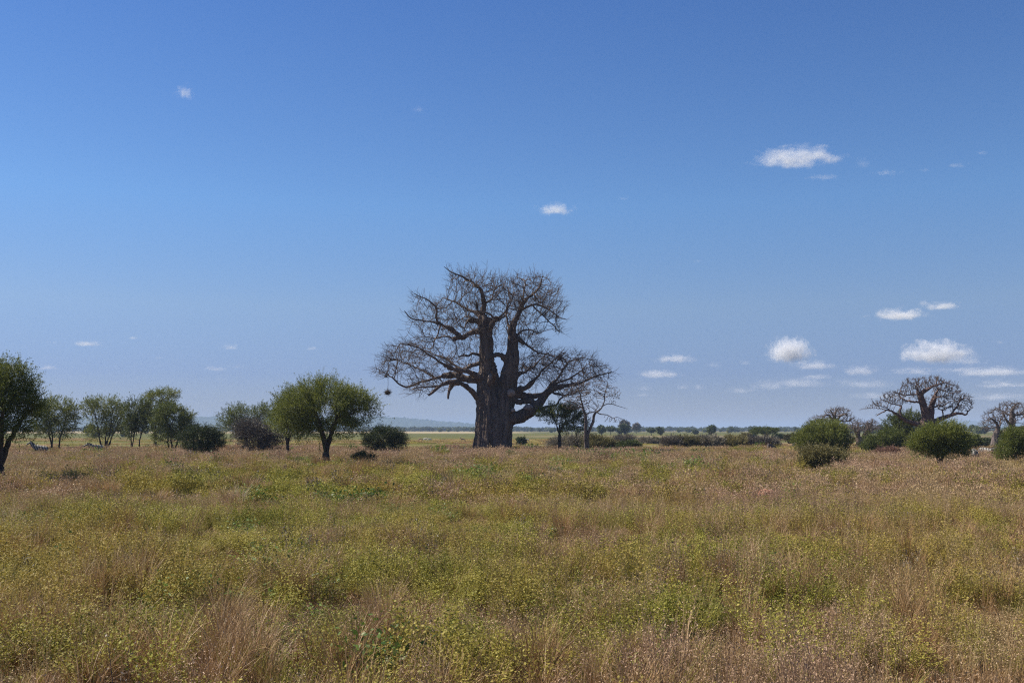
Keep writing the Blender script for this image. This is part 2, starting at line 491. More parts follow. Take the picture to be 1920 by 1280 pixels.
def sprays(base, dirs, length, k, leaf, r, spread=0.10, wid=0.45, taper=0.6):
    """k small leaves along each of the sprays"""
    n = len(base)
    t = r.random((n, k)); ln = length * (0.6 + 0.8 * r.random(n))
    off = r.normal(size=(n, k, 3)) * spread * (1 - taper * t[..., None])
    C = base[:, None] + dirs[:, None] * (t * ln[:, None])[..., None] + off
    A = norm(dirs[:, None] * 1.0 + r.normal(size=(n, k, 3)) * 0.5)
    B = norm(np.cross(A, r.normal(size=(n, k, 3))))
    tint = np.clip(np.repeat(r.random(n), k).reshape(n, k) * 0.6 + r.random((n, k)) * 0.4, 0, 1)
    lf = leaf * (0.7 + 0.6 * r.random(n * k))
    return leaves(C.reshape(-1, 3), A.reshape(-1, 3), B.reshape(-1, 3), lf, lf * wid, tint.ravel())

def join_np(parts):
    V, Q, t, b = [], [], [], 0
    for v, q, tt in parts:
        V.append(v); Q.append(q + b); t.append(tt); b += len(v)
    return np.vstack(V), np.vstack(Q), np.concatenate(t)

def remesh_trunk(chains, voxel, name, mat, amp=0.05, seed=1, flute=None):
    """columns fused into one skin, then roughened"""
    caps = []
    V, Q = tubes(chains, 14)
    me = mesh_np("trunk_tmp", V, Q)
    bm = bmesh.new(); bm.from_mesh(me); bmesh.ops.holes_fill(bm, edges=[e for e in bm.edges if e.is_boundary], sides=0); bm.to_mesh(me); bm.free()
    o = bpy.data.objects.new("trunk_tmp", me); COL.objects.link(o)
    md = o.modifiers.new("r", 'REMESH'); md.mode = 'VOXEL'; md.voxel_size = voxel; md.use_smooth_shade = True
    dg = bpy.context.evaluated_depsgraph_get(); dg.update()
    m2 = bpy.data.meshes.new_from_object(o.evaluated_get(dg))
    bpy.data.objects.remove(o)
    n = len(m2.vertices); co = np.empty(n * 3); no = np.empty(n * 3)
    m2.vertices.foreach_get("co", co); m2.vertices.foreach_get("normal", no)
    co, no = co.reshape(-1, 3), no.reshape(-1, 3)
    ang = np.arctan2(co[:, 1], co[:, 0])
    d = fnoise(ang * 3.5 + co[:, 0] * 1.2, co[:, 2] * 0.25, 1.0, seed, 3) * amp * 1.7 + fnoise(co[:, 0] * 2 + co[:, 1], co[:, 2], 0.5, seed + 2, 2) * amp * 0.6
    co = co + no * d[:, None]
    m2.vertices.foreach_set("co", co.ravel()); m2.update()
    m2.materials.clear(); m2.materials.append(mat); m2.name = name
    m2.polygons.foreach_set("use_smooth", np.ones(len(m2.polygons), bool))
    return m2

def baobab(label, D, base_px, base_py, Z0, ZS, columns, limbs, ells, n_attr, tip, mats, seed, step=0.35, dk=0.5, di=3.0, twigs=0.8, voxel=0.09, amp=0.06, twl=0.5, extra=None, group=None, bias=(0, 0, 0.05), depth_scale=1.0):
    """Z0, ZS: origin and scale of the working coordinates the outlines were read in (pixels of the photograph)"""
    r = np.random.default_rng(seed)
    base = W(base_px, base_py, D); base[2] = gh(base[0], D) - 0.05
    mpp = D / FPX / ZS
    def loc(x, y, dz=0.0):
        p = W(Z0[0] + x / ZS, Z0[1] + y / ZS, D) - base; p[1] += dz * depth_scale
        return p
    root = thing("baobab_tree", label, "tree", tuple(base), group)
    net = Net()
    colch = []
    for c in columns:
        pts = [loc(x, y, dz) for x, y, rr, dz in c]; rad = [rr * mpp for x, y, rr, dz in c]
        colch.append(resample(pts, rad, 0.25)); net.limb(pts, rad, step, attach=False, grow=False)
    ntrunk = len(net.pos)
    thick = []
    for L_ in limbs:
        d0, d1, pts_ = L_
        k = len(pts_); P = []; Rr = []
        for j, (x, y, rr) in enumerate(pts_):
            f = j / (k - 1); P.append(loc(x, y, d0 + (d1 - d0) * f)); Rr.append(rr * mpp * (.86 if rr < 20 else .95))
        P, Rr = np.array(P), np.array(Rr)
        if Rr[0] > 0.16: thick.append(resample(P, Rr, 0.2))
        net.limb(P, Rr, step, attach=True, wiggle=0.05, r=r)
    E = []
    for (x, y, rx, ry, dy, dr, w) in ells:
        E.append((loc(x, y, dy), (rx * mpp, dr * depth_scale, ry * mpp), w))
    A = ellip_pts(E, n_attr, r)
    A = A[A[:, 2] > 1.6]
    net.colonize(A, step, di, dk, 140, bias=bias, jit=0.14, r=r)
    net.radii(tip); net.smooth(3)
    # trunk with the thick starts of the limbs fused in
    tch = list(colch)
    for P, Rr in thick:
        m_ = Rr > 0.15
        k = max(2, int(m_.sum())); tch.append((P[:k], Rr[:k]))
    link("trunk", remesh_trunk(tch, voxel, "trunk", mats[0], amp, seed), root)
    # crown: everything except the columns
    sub = Net(); keep = np.arange(ntrunk, len(net.pos))
    sub.pos = net.pos[ntrunk:]; sub.R = net.R[ntrunk:]; pp = net.par[ntrunk:] - ntrunk; sub.par = np.where(pp < 0, -1, pp)
    ch = sub.chains()
    limb_ch = [c for c in ch if c[1].max() > 0.10]; twig_ch = [c for c in ch if c[1].max() <= 0.10]
    V, Q = multi_tubes(limb_ch); link("limbs", mesh_np("limbs", V, Q, mat=mats[0], smooth=True), root)
    # short end twigs
    sel = np.where((sub.R < 0.09) & (r.random(len(sub.R)) < twigs))[0]
    sel = np.concatenate([sel, sel[r.random(len(sel)) < 0.5]])
    if len(sel):
        pr = np.maximum(sub.par[sel], 0); dr_ = norm(sub.pos[sel] - sub.pos[pr] + 1e-4)
        cen_ = sub.pos.mean(0) * np.array([1, 1, .55])
        ow = norm(sub.pos[sel] - cen_)
        d1 = norm(dr_ * 0.45 + ow * .7 + r.normal(size=dr_.shape) * 0.42 + np.array([0, 0, 0.08])); d2 = norm(d1 + r.normal(size=d1.shape) * 0.38 + np.array([0, 0, 0.10]))
        ln = (twl * (0.5 + r.random(len(sel))))[:, None]
        P0 = sub.pos[sel]; P1 = P0 + d1 * ln * 0.5; P2 = P1 + d2 * ln * 0.5
        tr = tip * 0.8
        twig_ch += [(np.stack([a, b, c]), np.array([tr, tr * 0.85, tr * 0.4])) for a, b, c in zip(P0, P1, P2)]
        e_ = np.where(r.random(len(sel)) < .5)[0]
        f1 = norm(d1[e_] + r.normal(size=(len(e_), 3)) * .6)
        twig_ch += [(np.stack([a, a + f * l * .25, a + f * l * .5]), np.array([tr * .8, tr * .6, tr * .35])) for a, f, l in zip(P1[e_], f1, ln[e_])]
    V, Q = tubes(twig_ch, 3); link("crown", mesh_np("crown", V, Q, mat=mats[1]), root)
    if extra: extra(root, loc, mpp)
    return root

def knob(root, p, rad, mat, name="branch_stump", squash=(1, 1, 1), seed=1):
    bm = bmesh.new(); bmesh.ops.create_icosphere(bm, subdivisions=3, radius=rad)
    for v in bm.verts:
        n_ = mnoise.noise(Vector(v.co) * (1.6 / rad) + Vector((seed, 0, 0)))
        v.co = Vector((v.co.x * squash[0], v.co.y * squash[1], v.co.z * squash[2])) * (1 + 0.22 * n_)
    me = bpy.data.meshes.new(name); bm.to_mesh(me); bm.free(); me.materials.append(mat)
    for p_ in me.polygons: p_.use_smooth = True
    o = link(name, me, root); o.location = tuple(p)
    return o

# --- the big baobab in the middle; working coordinates = photograph enlarged 3.368 from (690, 490)
DB = 121.0
cols = [
    [(702, 1235, 48, -.5), (706, 1150, 42, -.5), (712, 1050, 36, -.5), (714, 900, 34, -.3), (722, 800, 36, 0), (735, 700, 36, .1)],
    [(748, 1235, 46, -1.0), (755, 1050, 40, -.9), (762, 900, 42, -.5), (755, 780, 46, 0), (748, 650, 42, 0), (746, 560, 42, 0), (746, 470, 38, 0), (736, 400, 34, 0), (722, 340, 27, 0)],
    [(802, 1235, 34, -1.5), (800, 1050, 30, -1.35), (798, 930, 30, -.9), (796, 850, 30, -.3)],
    [(842, 1235, 42, -1.1), (846, 1050, 44, -.8), (860, 950, 54, -.3), (872, 850, 60, 0), (886, 740, 54, 0), (902, 640, 44, .1), (912, 540, 35, .1), (903, 450, 29, .1)],
    [(874, 1240, 26, -.6), (878, 1100, 28, -.4), (878, 1000, 38, -.1), (884, 930, 44, 0)],
    [(730, 1235, 55, 1.0), (745, 1000, 50, .9), (760, 850, 42, .4)],
    [(800, 1235, 60, 1.3), (815, 1000, 58, 1.1), (850, 850, 46, .5)],
    [(806, 930, 40, 0), (806, 830, 36, .1), (802, 760, 27, .2), (794, 690, 18, .2), (786, 640, 10, .2)],
    [(780, 1235, 60, .5), (790, 1000, 54, .5), (795, 860, 34, .3)],
]
limbs = [
    # left side
    (-.3, -3.5, [(712, 885, 24), (650, 812, 17), (605, 778, 15), (545, 765, 14), (470, 790, 12), (400, 852, 9)]),
    (-1.4, -2.2, [(560, 768, 16), (530, 790, 15), (515, 830, 10), (510, 872, 7)]),
    (-2.0, -4.0, [(480, 785, 9), (420, 800, 7), (350, 800, 5), (300, 812, 4)]),
    (.0, 2.5, [(715, 745, 28), (620, 742, 22), (550, 716, 20), (470, 722, 12), (380, 745, 9), (300, 772, 8), (230, 790, 8), (180, 762, 6), (130, 722, 5), (80, 690, 3), (30, 670, 2)]),
    (-.3, -5.0, [(715, 740, 24), (640, 700, 17), (560, 690, 12), (490, 660, 9), (410, 610, 7), (330, 560, 5), (230, 540, 4)]),
    (1.0, 5.0, [(420, 732, 8), (330, 682, 6), (230, 636, 5), (140, 610, 4), (70, 612, 3)]),
    (.1, 3.0, [(722, 640, 18), (650, 655, 13), (590, 684, 11), (530, 640, 8), (470, 600, 7), (410, 580, 5)]),
    (.0, -2.0, [(722, 598, 12), (660, 580, 9), (640, 600, 8), (610, 598, 8), (582, 612, 6)]),
    (.0, -2.5, [(725, 432, 22), (650, 456, 17), (592, 484, 14), (540, 440, 10), (467, 406, 9), (442, 370, 8), (436, 310, 7), (380, 262, 5), (310, 220, 3)]),
    (-.9, 1.0, [(592, 486, 11), (540, 490, 9), (490, 468, 7), (430, 480, 5), (360, 470, 4)]),
    (-1.6, -4.0, [(467, 406, 7), (370, 390, 6), (290, 380, 5), (254, 338, 3)]),
    (-1.6, 2.0, [(467, 410, 6), (425, 495, 6), (400, 545, 5), (340, 540, 3)]),
    (.2, 3.5, [(715, 348, 18), (670, 310, 12), (610, 280, 9), (540, 240, 7), (460, 205, 4)]),
    (.0, -3.0, [(728, 390, 16), (650, 372, 11), (622, 400, 8), (618, 440, 5)]),
    (.0, -3.5, [(722, 345, 20), (732, 262, 13), (716, 190, 11), (660, 150, 9), (600, 112, 6), (530, 86, 4), (495, 64, 2)]),
    (-.5, 3.0, [(732, 275, 8), (780, 235, 7), (800, 160, 5), (860, 120, 3)]),
    (.0, 3.0, [(735, 352, 14), (790, 372, 11), (850, 348, 8), (880, 300, 6), (870, 220, 4)]),
    (.0, -3.5, [(752, 452, 22), (778, 420, 17), (800, 380, 12), (850, 350, 7), (900, 290, 4)]),
    (.0, 4.5, [(745, 480, 16), (720, 420, 10), (680, 360, 7), (620, 330, 5), (560, 350, 3)]),
    # right stem
    (.1, -2.0, [(903, 450, 29), (925, 382, 20), (955, 322, 17), (976, 272, 14), (1005, 244, 10), (1060, 200, 8), (1092, 160, 6), (1102, 108, 3)]),
    (-1.0, 2.0, [(978, 268, 8), (984, 180, 7), (992, 120, 5), (950, 88, 3)]),
    (-.8, 3.0, [(960, 312, 10), (1050, 272, 8), (1130, 290, 6), (1200, 330, 4), (1262, 352, 3)]),
    (.0, -2.5, [(1040, 275, 6), (1110, 350, 5), (1152, 400, 4), (1205, 462, 3)]),
    (.1, -3.5, [(915, 470, 14), (990, 522, 9), (1060, 572, 7), (1130, 600, 5), (1200, 622, 4)]),
    (.1, 3.5, [(912, 500, 12), (960, 440, 8), (1020, 420, 6), (1080, 440, 4)]),
    (.1, 4.0, [(905, 440, 14), (880, 380, 8), (870, 300, 6), (900, 200, 4), (880, 130, 3)]),
    (.1, -.8, [(895, 660, 20), (850, 600, 17), (815, 590, 14), (775, 605, 12), (745, 625, 12)]),
    # right side, low
    (.0, -1.5, [(880, 1000, 46), (960, 980, 42), (1010, 955, 39), (1052, 925, 36), (1090, 888, 28), (1125, 838, 21), (1180, 802, 17), (1270, 782, 13), (1340, 768, 10), (1400, 742, 7), (1460, 720, 5), (1530, 702, 3)]),
    (-.6, 3.5, [(1085, 882, 15), (1150, 790, 10), (1210, 722, 8), (1260, 642, 6), (1330, 600, 3)]),
    (-.5, -4.5, [(1080, 940, 14), (1130, 918, 10), (1180, 910, 8), (1212, 868, 6), (1280, 830, 4)]),
    (.0, 3.0, [(905, 825, 24), (985, 848, 21), (1040, 850, 19), (1110, 832, 14), (1190, 770, 9), (1260, 740, 7), (1340, 690, 5), (1400, 640, 3)]),
    (.0, -.5, [(900, 872, 16), (960, 888, 14), (1030, 882, 15), (1065, 905, 18)]),
    (.0, -4.0, [(905, 815, 16), (1000, 798, 12), (1060, 740, 9), (1092, 700, 7), (1150, 650, 5), (1210, 590, 3)]),
    (.0, 4.5, [(915, 720, 12), (1000, 690, 8), (1060, 640, 6), (1120, 580, 4)]),
    (-.5, -5.5, [(1150, 815, 9), (1220, 850, 7), (1290, 840, 5), (1340, 820, 3)]),
    (-.8, -3.0, [(770, 770, 20), (800, 730, 14), (780, 700, 8)]),
]
ells = [(690, 190, 215, 135, 0, 5.5, 1.3), (600, 130, 110, 70, 0, 3.5, .3), (850, 180, 120, 100, 0, 4.5, .5), (1040, 220, 190, 145, 0, 5.5, 1.2), (1160, 300, 100, 90, 0, 3.5, .4),
        (430, 390, 170, 150, 0, 5.5, .8), (330, 260, 60, 50, -2, 2.0, .08), (290, 600, 210, 130, 1, 6.0, 1.0), (110, 680, 90, 75, 2, 3.0, .25), (430, 760, 170, 75, -2, 4.5, .35), (340, 820, 90, 50, -2, 3.0, .12),
        (620, 400, 220, 180, 0, 7.0, .8), (850, 400, 160, 180, 0, 6.0, .6), (1000, 450, 130, 120, 0, 5.0, .5), (1190, 420, 50, 60, -2, 2.0, .1),
        (1120, 660, 200, 110, 0, 6.0, 1.0), (1290, 685, 210, 115, 0, 6.5, .85), (1440, 705, 110, 75, 0, 3.5, .28), (1250, 820, 120, 50, -2, 4.0, .25), (1000, 700, 100, 120, 0, 5, .3), (600, 600, 160, 110, 2, 6, .4)]
def big_extra(root, loc, mpp):
    knob(root, loc(903, 832, -1.25), 26 * mpp, M_SCAR, seed=1, squash=(1, .8, .95))
    knob(root, loc(1012, 922, -1.0), 25 * mpp, M_SCAR, seed=2, squash=(1.2, .7, .8))
    knob(root, loc(915, 940, -1.2), 14 * mpp, M_SCAR, seed=3, squash=(1.1, .8, .9))
    knob(root, loc(775, 735, -1.0), 17 * mpp, M_SCAR, seed=4, squash=(1, .8, 1.2))
baobab("huge leafless baobab with a fluted double trunk and wide bare branches, centre of the plain", DB, 925, 850, (690, 490), 3.368, cols, limbs, ells, 7800, 0.022, (M_BAOBAB, M_BAOTWIG), 11, extra=big_extra, voxel=0.10, amp=0.17, dk=0.42, twl=1.15, twigs=0.55)

# --- red-barked baobab on the right; coordinates enlarged 5.82 from (1600, 680)
cols2 = [[(765, 1180, 88, 0), (762, 950, 72, 0), (758, 800, 62, 0), (765, 700, 60, 0), (800, 640, 55, 0)], [(730, 1180, 55, -.2), (735, 900, 45, -.2), (740, 730, 40, -.1)], [(830, 1180, 50, .3), (820, 900, 45, .2), (840, 690, 45, 0)]]
limbs2 = [
    (0, -.4, [(800, 650, 50), (785, 560, 42), (755, 460, 39), (725, 380, 32), (702, 330, 24), (685, 278, 10)]),
    (-.3, -1.2, [(712, 345, 24), (762, 300, 21), (830, 268, 14), (930, 222, 9), (1010, 235, 5)]),
    (-.3, .8, [(705, 332, 12), (620, 350, 10), (560, 358, 8), (480, 310, 5)]),
    (-.2, 1.4, [(745, 430, 15), (650, 430, 12), (590, 400, 9), (540, 350, 6), (580, 260, 4)]),
    (0, .6, [(835, 650, 42), (850, 560, 34), (862, 480, 30), (880, 410, 28), (912, 340, 17), (945, 290, 11), (1000, 300, 6), (1090, 330, 4)]),
    (.2, -1.6, [(822, 510, 16), (852, 430, 14), (900, 370, 9), (980, 380, 6), (1060, 420, 4)]),
    (0, -.9, [(860, 665, 34), (925, 622, 28), (990, 592, 24), (1060, 570, 19), (1150, 550, 15), (1200, 570, 11), (1216, 530, 7), (1260, 490, 4)]),
    (-.4, 1.0, [(1040, 572, 12), (1120, 500, 11), (1170, 450, 9), (1230, 390, 5)]),
    (-.2, -1.5, [(985, 585, 10), (940, 520, 9), (880, 505, 7), (900, 450, 4)]),
    (0, -.6, [(770, 690, 30), (660, 660, 24), (590, 640, 22), (530, 608, 20), (480, 578, 17), (430, 540, 13), (380, 515, 11), (320, 522, 8), (235, 572, 5)]),
    (-.3, .8, [(505, 590, 13), (500, 520, 14), (530, 485, 12), (515, 455, 8), (440, 440, 6), (340, 400, 4)]),
    (-.4, -1.0, [(385, 517, 8), (300, 480, 6), (230, 460, 5), (172, 420, 3)]),
    (-.4, .2, [(330, 510, 6), (230, 495, 4), (150, 498, 3), (88, 510, 2)]),
    (.2, 1.9, [(840, 560, 16), (930, 470, 10), (1040, 470, 8), (1110, 420, 5)]),
    (.0, 1.8, [(775, 520, 15), (800, 400, 10), (780, 280, 7), (740, 190, 4)]),
]
ells2 = [(700, 235, 170, 85, 0, 1.8, .8), (850, 210, 170, 75, 0, 1.8, .6), (1030, 300, 160, 110, 0, 1.8, 1.0), (1190, 430, 120, 110, 0, 1.5, .8), (440, 380, 150, 75, 0, 1.6, .6), (270, 450, 90, 45, 0, 1.0, .2), (600, 360, 160, 100, 0, 1.8, .6), (960, 430, 180, 100, 0, 2.0, .6), (180, 480, 60, 30, 0, .6, .08)]
baobab("leafless baobab with a reddish trunk and umbrella crown, rising between green bushes on the right", 116, 1733, 853, (1600, 680), 5.82, cols2, limbs2, ells2, 2300, 0.021, (M_BAORED, M_BAOGREY), 12, step=0.16, dk=0.20, di=1.3, twl=0.28, twigs=0.7, voxel=0.08, amp=0.04)

# --- right-edge baobab; photograph pixels, enlarged 4.17 from (1460, 660)
cols3 = [[(1700, 800, 44, 0), (1700, 700, 36, 0), (1715, 620, 30, 0)], [(1725, 800, 34, .5), (1735, 700, 30, .4), (1770, 640, 30, .2), (1830, 610, 26, 0)], [(1850, 800, 30, 1.2), (1850, 700, 28, 1.0), (1840, 600, 26, .4), (1828, 540, 22, .2)]]
limbs3 = [
    (0, -1.5, [(1715, 630, 24), (1700, 570, 12), (1670, 540, 9), (1630, 520, 6), (1600, 530, 3)]),
    (.2, 0, [(1828, 560, 22), (1828, 500, 18), (1832, 450, 13), (1860, 410, 8), (1890, 390, 4)]),
    (.2, -2, [(1828, 560, 14), (1780, 550, 10), (1730, 500, 7), (1700, 480, 4)]),
    (.2, 2, [(1830, 500, 10), (1790, 470, 8), (1750, 430, 5)]),
    (.2, -1, [(1832, 490, 10), (1880, 490, 8), (1930, 480, 6), (1980, 500, 3)]),
    (.2, -2, [(1840, 600, 16), (1890, 590, 13), (1940, 570, 10), (2000, 550, 6), (2050, 520, 3)]),
    (.2, 2, [(1840, 580, 10), (1880, 540, 7), (1900, 510, 5)]),
    (0, 2, [(1712, 620, 12), (1760, 560, 8), (1790, 520, 5)]),
]
ells3 = [(1830, 440, 110, 60, 0, 2.8, 1.0), (1700, 500, 80, 60, 0, 2.5, .6), (1640, 570, 60, 60, 0, 2.0, .5), (1950, 480, 110, 70, 0, 2.6, .8), (2000, 570, 90, 40, 0, 2.0, .3), (1780, 540, 80, 50, 0, 2.0, .3)]
baobab("grey leafless baobab with pale split trunk, cut by the right edge of the picture", 150, 1876, 846, (1460, 660), 4.174, cols3, limbs3, ells3, 1700, 0.024, (M_BAOGREY, M_BAOGREY), 13, step=0.22, dk=0.28, di=1.6, twl=0.35, voxel=0.09, amp=0.05)

# --- three smaller baobabs behind the dark round bush (same enlargement)
cols4 = [[(440, 760, 30, 0), (440, 640, 26, 0), (445, 560, 22, 0)]]
limbs4 = [(0, 0, [(445, 570, 20), (440, 510, 14), (445, 470, 9), (460, 440, 5)]), (0, -2, [(442, 560, 14), (390, 500, 9), (350, 490, 6), (300, 530, 3)]), (0, 2, [(448, 550, 13), (490, 500, 9), (530, 480, 6), (570, 500, 3)]), (0, -1, [(444, 540, 10), (410, 480, 7), (390, 450, 4)]), (0, 1, [(446, 530, 9), (500, 540, 7), (560, 540, 4), (590, 530, 3)])]
ells4 = [(460, 470, 105, 42, 0, 3.0, 1.0), (340, 520, 90, 35, 0, 2.5, .5), (540, 520, 60, 40, 0, 2.5, .4), (260, 545, 45, 22, 0, 1.2, .12)]
baobab("small grey leafless baobab rising behind the dark round bush", 175, 1566, 838, (1460, 660), 4.174, cols4, limbs4, ells4, 1100, 0.026, (M_BAOGREY, M_BAOGREY), 14, step=0.25, dk=0.32, di=1.8, twl=0.35, voxel=0.1, amp=0.04)
cols5 = [[(632, 760, 26, 0), (630, 700, 22, 0), (625, 660, 18, 0)], [(645, 760, 18, 0), (655, 690, 15, 0), (665, 650, 12, 0)]]
limbs5 = [(0, -1, [(625, 665, 18), (600, 630, 12), (575, 590, 7), (560, 560, 4)]), (0, 1, [(626, 660, 14), (630, 600, 10), (640, 550, 5)]), (0, 0, [(664, 655, 12), (690, 610, 9), (700, 570, 5)]), (0, 2, [(630, 690, 10), (570, 660, 7), (540, 630, 4)])]
ells5 = [(625, 580, 85, 58, 0, 2.8, 1.0), (560, 620, 40, 45, 0, 2.0, .3), (690, 610, 40, 45, 0, 2, .3)]
baobab("dark leafless baobab with forked trunk in the middle of the small baobab group", 165, 1611, 841, (1460, 660), 4.174, cols5, limbs5, ells5, 900, 0.028, (M_BAOBAB, M_BAOGREY), 15, step=0.25, dk=0.32, di=1.8, twl=0.35, voxel=0.1, amp=0.04)
cols6 = [[(690, 735, 20, 0), (690, 680, 17, 0), (695, 640, 14, 0)]]
limbs6 = [(0, 0, [(695, 645, 14), (710, 590, 10), (730, 545, 6), (735, 525, 3)]), (0, 1, [(695, 640, 11), (740, 600, 7), (775, 590, 4)]), (0, -1, [(694, 640, 10), (680, 580, 6), (690, 540, 3)])]
ells6 = [(735, 560, 50, 38, 0, 2.2, 1.0), (770, 600, 32, 25, 0, 1.6, .4), (700, 590, 40, 35, 0, 1.8, .4)]
baobab("pale leafless baobab on the right of the small baobab group", 190, 1626, 838, (1460, 660), 4.174, cols6, limbs6, ells6, 600, 0.026, (M_BAOGREY, M_BAOGREY), 16, step=0.25, dk=0.32, di=1.8, twl=0.35, voxel=0.1, amp=0.03)

# ------------------------------------------------------------------ acacias and bushes
def acacia(label, D, base_px, ells, seed, name="acacia_tree", cat="tree", stems=1, rtr=0.16, fork=0.25, n_attr=500, n_spray=1800, k=13, leaf=0.075, slen=0.42, mat=None,
           bark=None, step=None, trunk_py=None, upbias=0.35, depth=1.0, spread=0.09, group=None, under=0.0, lean=0.0, wid=0.30, shell=0.35, crown_name="crown", base_g=0.0):
    """ells: (px, py, rx, ry[, weight]) of crown lobes in photograph pixels"""
    r = np.random.default_rng(seed)
    mat = mat or M_ACLEAF; bark = bark or M_ACBARK
    mpp = D / FPX
    base = np.array([(base_px - 960) * mpp * 1.0, D, 0.0]); base[0] = W(base_px, 800, D)[0]; base[2] = gh(base[0], D) - 0.03
    E = []
    for e in ells:
        c = W(e[0], e[1], D) - base; rx, rz = e[2] * mpp, e[3] * mpp
        E.append((c, (rx, max(rx, rz) * 0.85 * depth, rz), e[4] if len(e) > 4 else e[2] * e[3]))
    sub_ = []
    for c, q, w in E:
        sub_.append((c, tuple(x * .88 for x in q), w))
        for d_ in rand_unit(9, r):
            d_[2] = abs(d_[2]) * .9 - .15
            f_ = r.uniform(.22, .5)
            sub_.append((c + d_ * np.array(q) * (1.06 - f_ * .65), tuple(x * f_ for x in q), w * f_ * .45))
    E = sub_
    top = max(c[2] + q[2] for c, q, _ in E); bot = min(c[2] - q[2] for c, q, _ in E)
    cx = np.average([c[0] for c, q, _ in E], weights=[q[0] for c, q, _ in E])
    step = step or max(0.16, top * 0.035)
    root = thing(name, label, cat, tuple(base), group)
    net = Net()
    fh = max(0.15, top * fork)
    for s in range(stems):
        a = 2 * math.pi * (s + r.random() * .6) / stems; o = 0.0 if stems == 1 else rtr * 1.3
        sp = (0.0 if stems == 1 else 0.22 * fh)
        P = [(math.cos(a) * o, math.sin(a) * o, -0.1), (math.cos(a) * (o + sp * .3) + lean * fh * .4, math.sin(a) * (o + sp * .3), fh * 0.5), (math.cos(a) * (o + sp) + lean * fh, math.sin(a) * (o + sp), fh)]
        sc = 1.0 if stems == 1 else 0.62
        net.limb(P, [rtr * 1.25 * sc, rtr * sc, rtr * 0.8 * sc], step, attach=False, grow=False)
        net.grow[-1] = True
        if stems == 1:
            for j in range(4):
                aa = a + j * 1.57 + r.random(); q = P[-1]; hh = (bot + (top - bot) * .45) - fh
                hh = max(hh, .5)
                net.limb([q, (q[0] + math.cos(aa) * hh * .18, q[1] + math.sin(aa) * hh * .18, q[2] + hh * .5), (q[0] + (cx - q[0]) * .5 + math.cos(aa) * hh * .5, q[1] + math.sin(aa) * hh * .5, q[2] + hh)],
                         [rtr * .55, rtr * .42, rtr * .25], step, wiggle=.04, r=r)
    A = ellip_pts(E, n_attr, r, shell)
    A = A[A[:, 2] > max(0.15, fh * .5)]
    net.colonize(A, step, max(2.5, top * .9), step * 1.5, 90, bias=(0, 0, 0.06), jit=.2, maxn=6000, r=r)
    net.radii(0.010 + 0.0015 * top); net.smooth(1)
    V, Q = multi_tubes(net.chains(), 0.05)
    link("trunk", mesh_np("trunk", V, Q, mat=bark, smooth=True), root)
    # sprays: at thin nodes and all over the shell of each lobe
    n_spray = int(n_spray * (1.25 if D < 105 else .8)); leaf = leaf * (1.55 if D < 105 else 1.8)
    thin = np.where((net.R < 0.05 + .003 * top) & (net.pos[:, 2] > bot * .8))[0]
    n1 = int(n_spray * 0.55); pick = thin[r.integers(0, len(thin), n1)]
    b1 = net.pos[pick] + r.normal(size=(n1, 3)) * slen * .3
    b2 = ellip_pts([(c, tuple(x * .97 for x in q), w) for c, q, w in E], n_spray - n1, r, 0.8)
    # keep gaps: drop shell sprays where a coarse noise is low
    g_ = np.array([mnoise.noise(Vector(p) * (2.4 / max(1, top * .22))) for p in b2]); b2 = b2[g_ > -0.05]
    bb = np.vstack([b1, b2]); bb = bb[bb[:, 2] > 0.02]
    cen = np.array([c for c, q, _ in E]); sc_ = np.array([q for c, q, _ in E])
    dd = ((bb[:, None] - cen[None]) / sc_[None]); k_ = (dd ** 2).sum(2).argmin(1)
    outw = norm((bb - cen[k_]) / sc_[k_] ** 1.2)
    dirs = norm(outw * 0.8 + r.normal(size=bb.shape) * 0.38 + np.array([0, 0, upbias]))
    V, Q, t = sprays(bb, dirs, slen, k, leaf, r, spread=spread, wid=wid)
    pl_ = bb[r.random(len(bb)) < .17]; po = outw[:0]
    if len(pl_):
        kk = ((pl_[:, None] - cen[None]) / sc_[None]); kk = (kk ** 2).sum(2).argmin(1)
        po = norm(norm(pl_ - np.average(cen, axis=0)) + r.normal(size=pl_.shape) * .3 + np.array([0, 0, upbias]))
        v2, q2, t2 = sprays(pl_, po, slen * 1.7, k + 10, leaf * .9, r, spread=spread * .35, wid=wid)
        V, Q, t = join_np([(V, Q, t), (v2, q2, t2)])
    link(crown_name, mesh_np("crown", V, Q, mat=mat, attr=t), root)
    return root

# the tree left of the baobab
acacia("broad round thorn tree with a single dark trunk, nearest tree left of the giant baobab", 72, 612,
       [(615, 760, 68, 45), (560, 765, 45, 40), (665, 768, 40, 34), (612, 733, 50, 21), (545, 790, 30, 28), (640, 800, 40, 20), (590, 800, 30, 25)], 21, rtr=0.30, fork=.21, n_attr=1300, n_spray=4600, k=15, leaf=.075, slen=.55, upbias=.4)
acacia("pale feathery acacia behind the grey thicket, between the round bush and the broad thorn tree", 128, 463,
       [(460, 783, 42, 22), (445, 800, 28, 22), (490, 780, 28, 20)], 22, mat=M_PALELEAF, rtr=.22, n_spray=2000, leaf=.10, slen=.7, k=12)
acacia("dark green acacia tucked behind the left side of the broad thorn tree", 98, 540,
       [(545, 775, 34, 34), (530, 790, 24, 28), (560, 800, 30, 26)], 23, rtr=.2, n_spray=2200, leaf=.09, slen=.55, k=12)
acacia("grey-brown leafless thicket in front of the pale feathery acacia", 106, 483, [(482, 820, 40, 25), (470, 812, 28, 20), (505, 826, 25, 18)], 24,
       name="thorn_bush", cat="bush", stems=5, rtr=.10, fork=.12, n_attr=700, n_spray=2600, k=7, leaf=.20, slen=.6, mat=M_GREYTWIG, upbias=.5, wid=.10, crown_name="twigs")
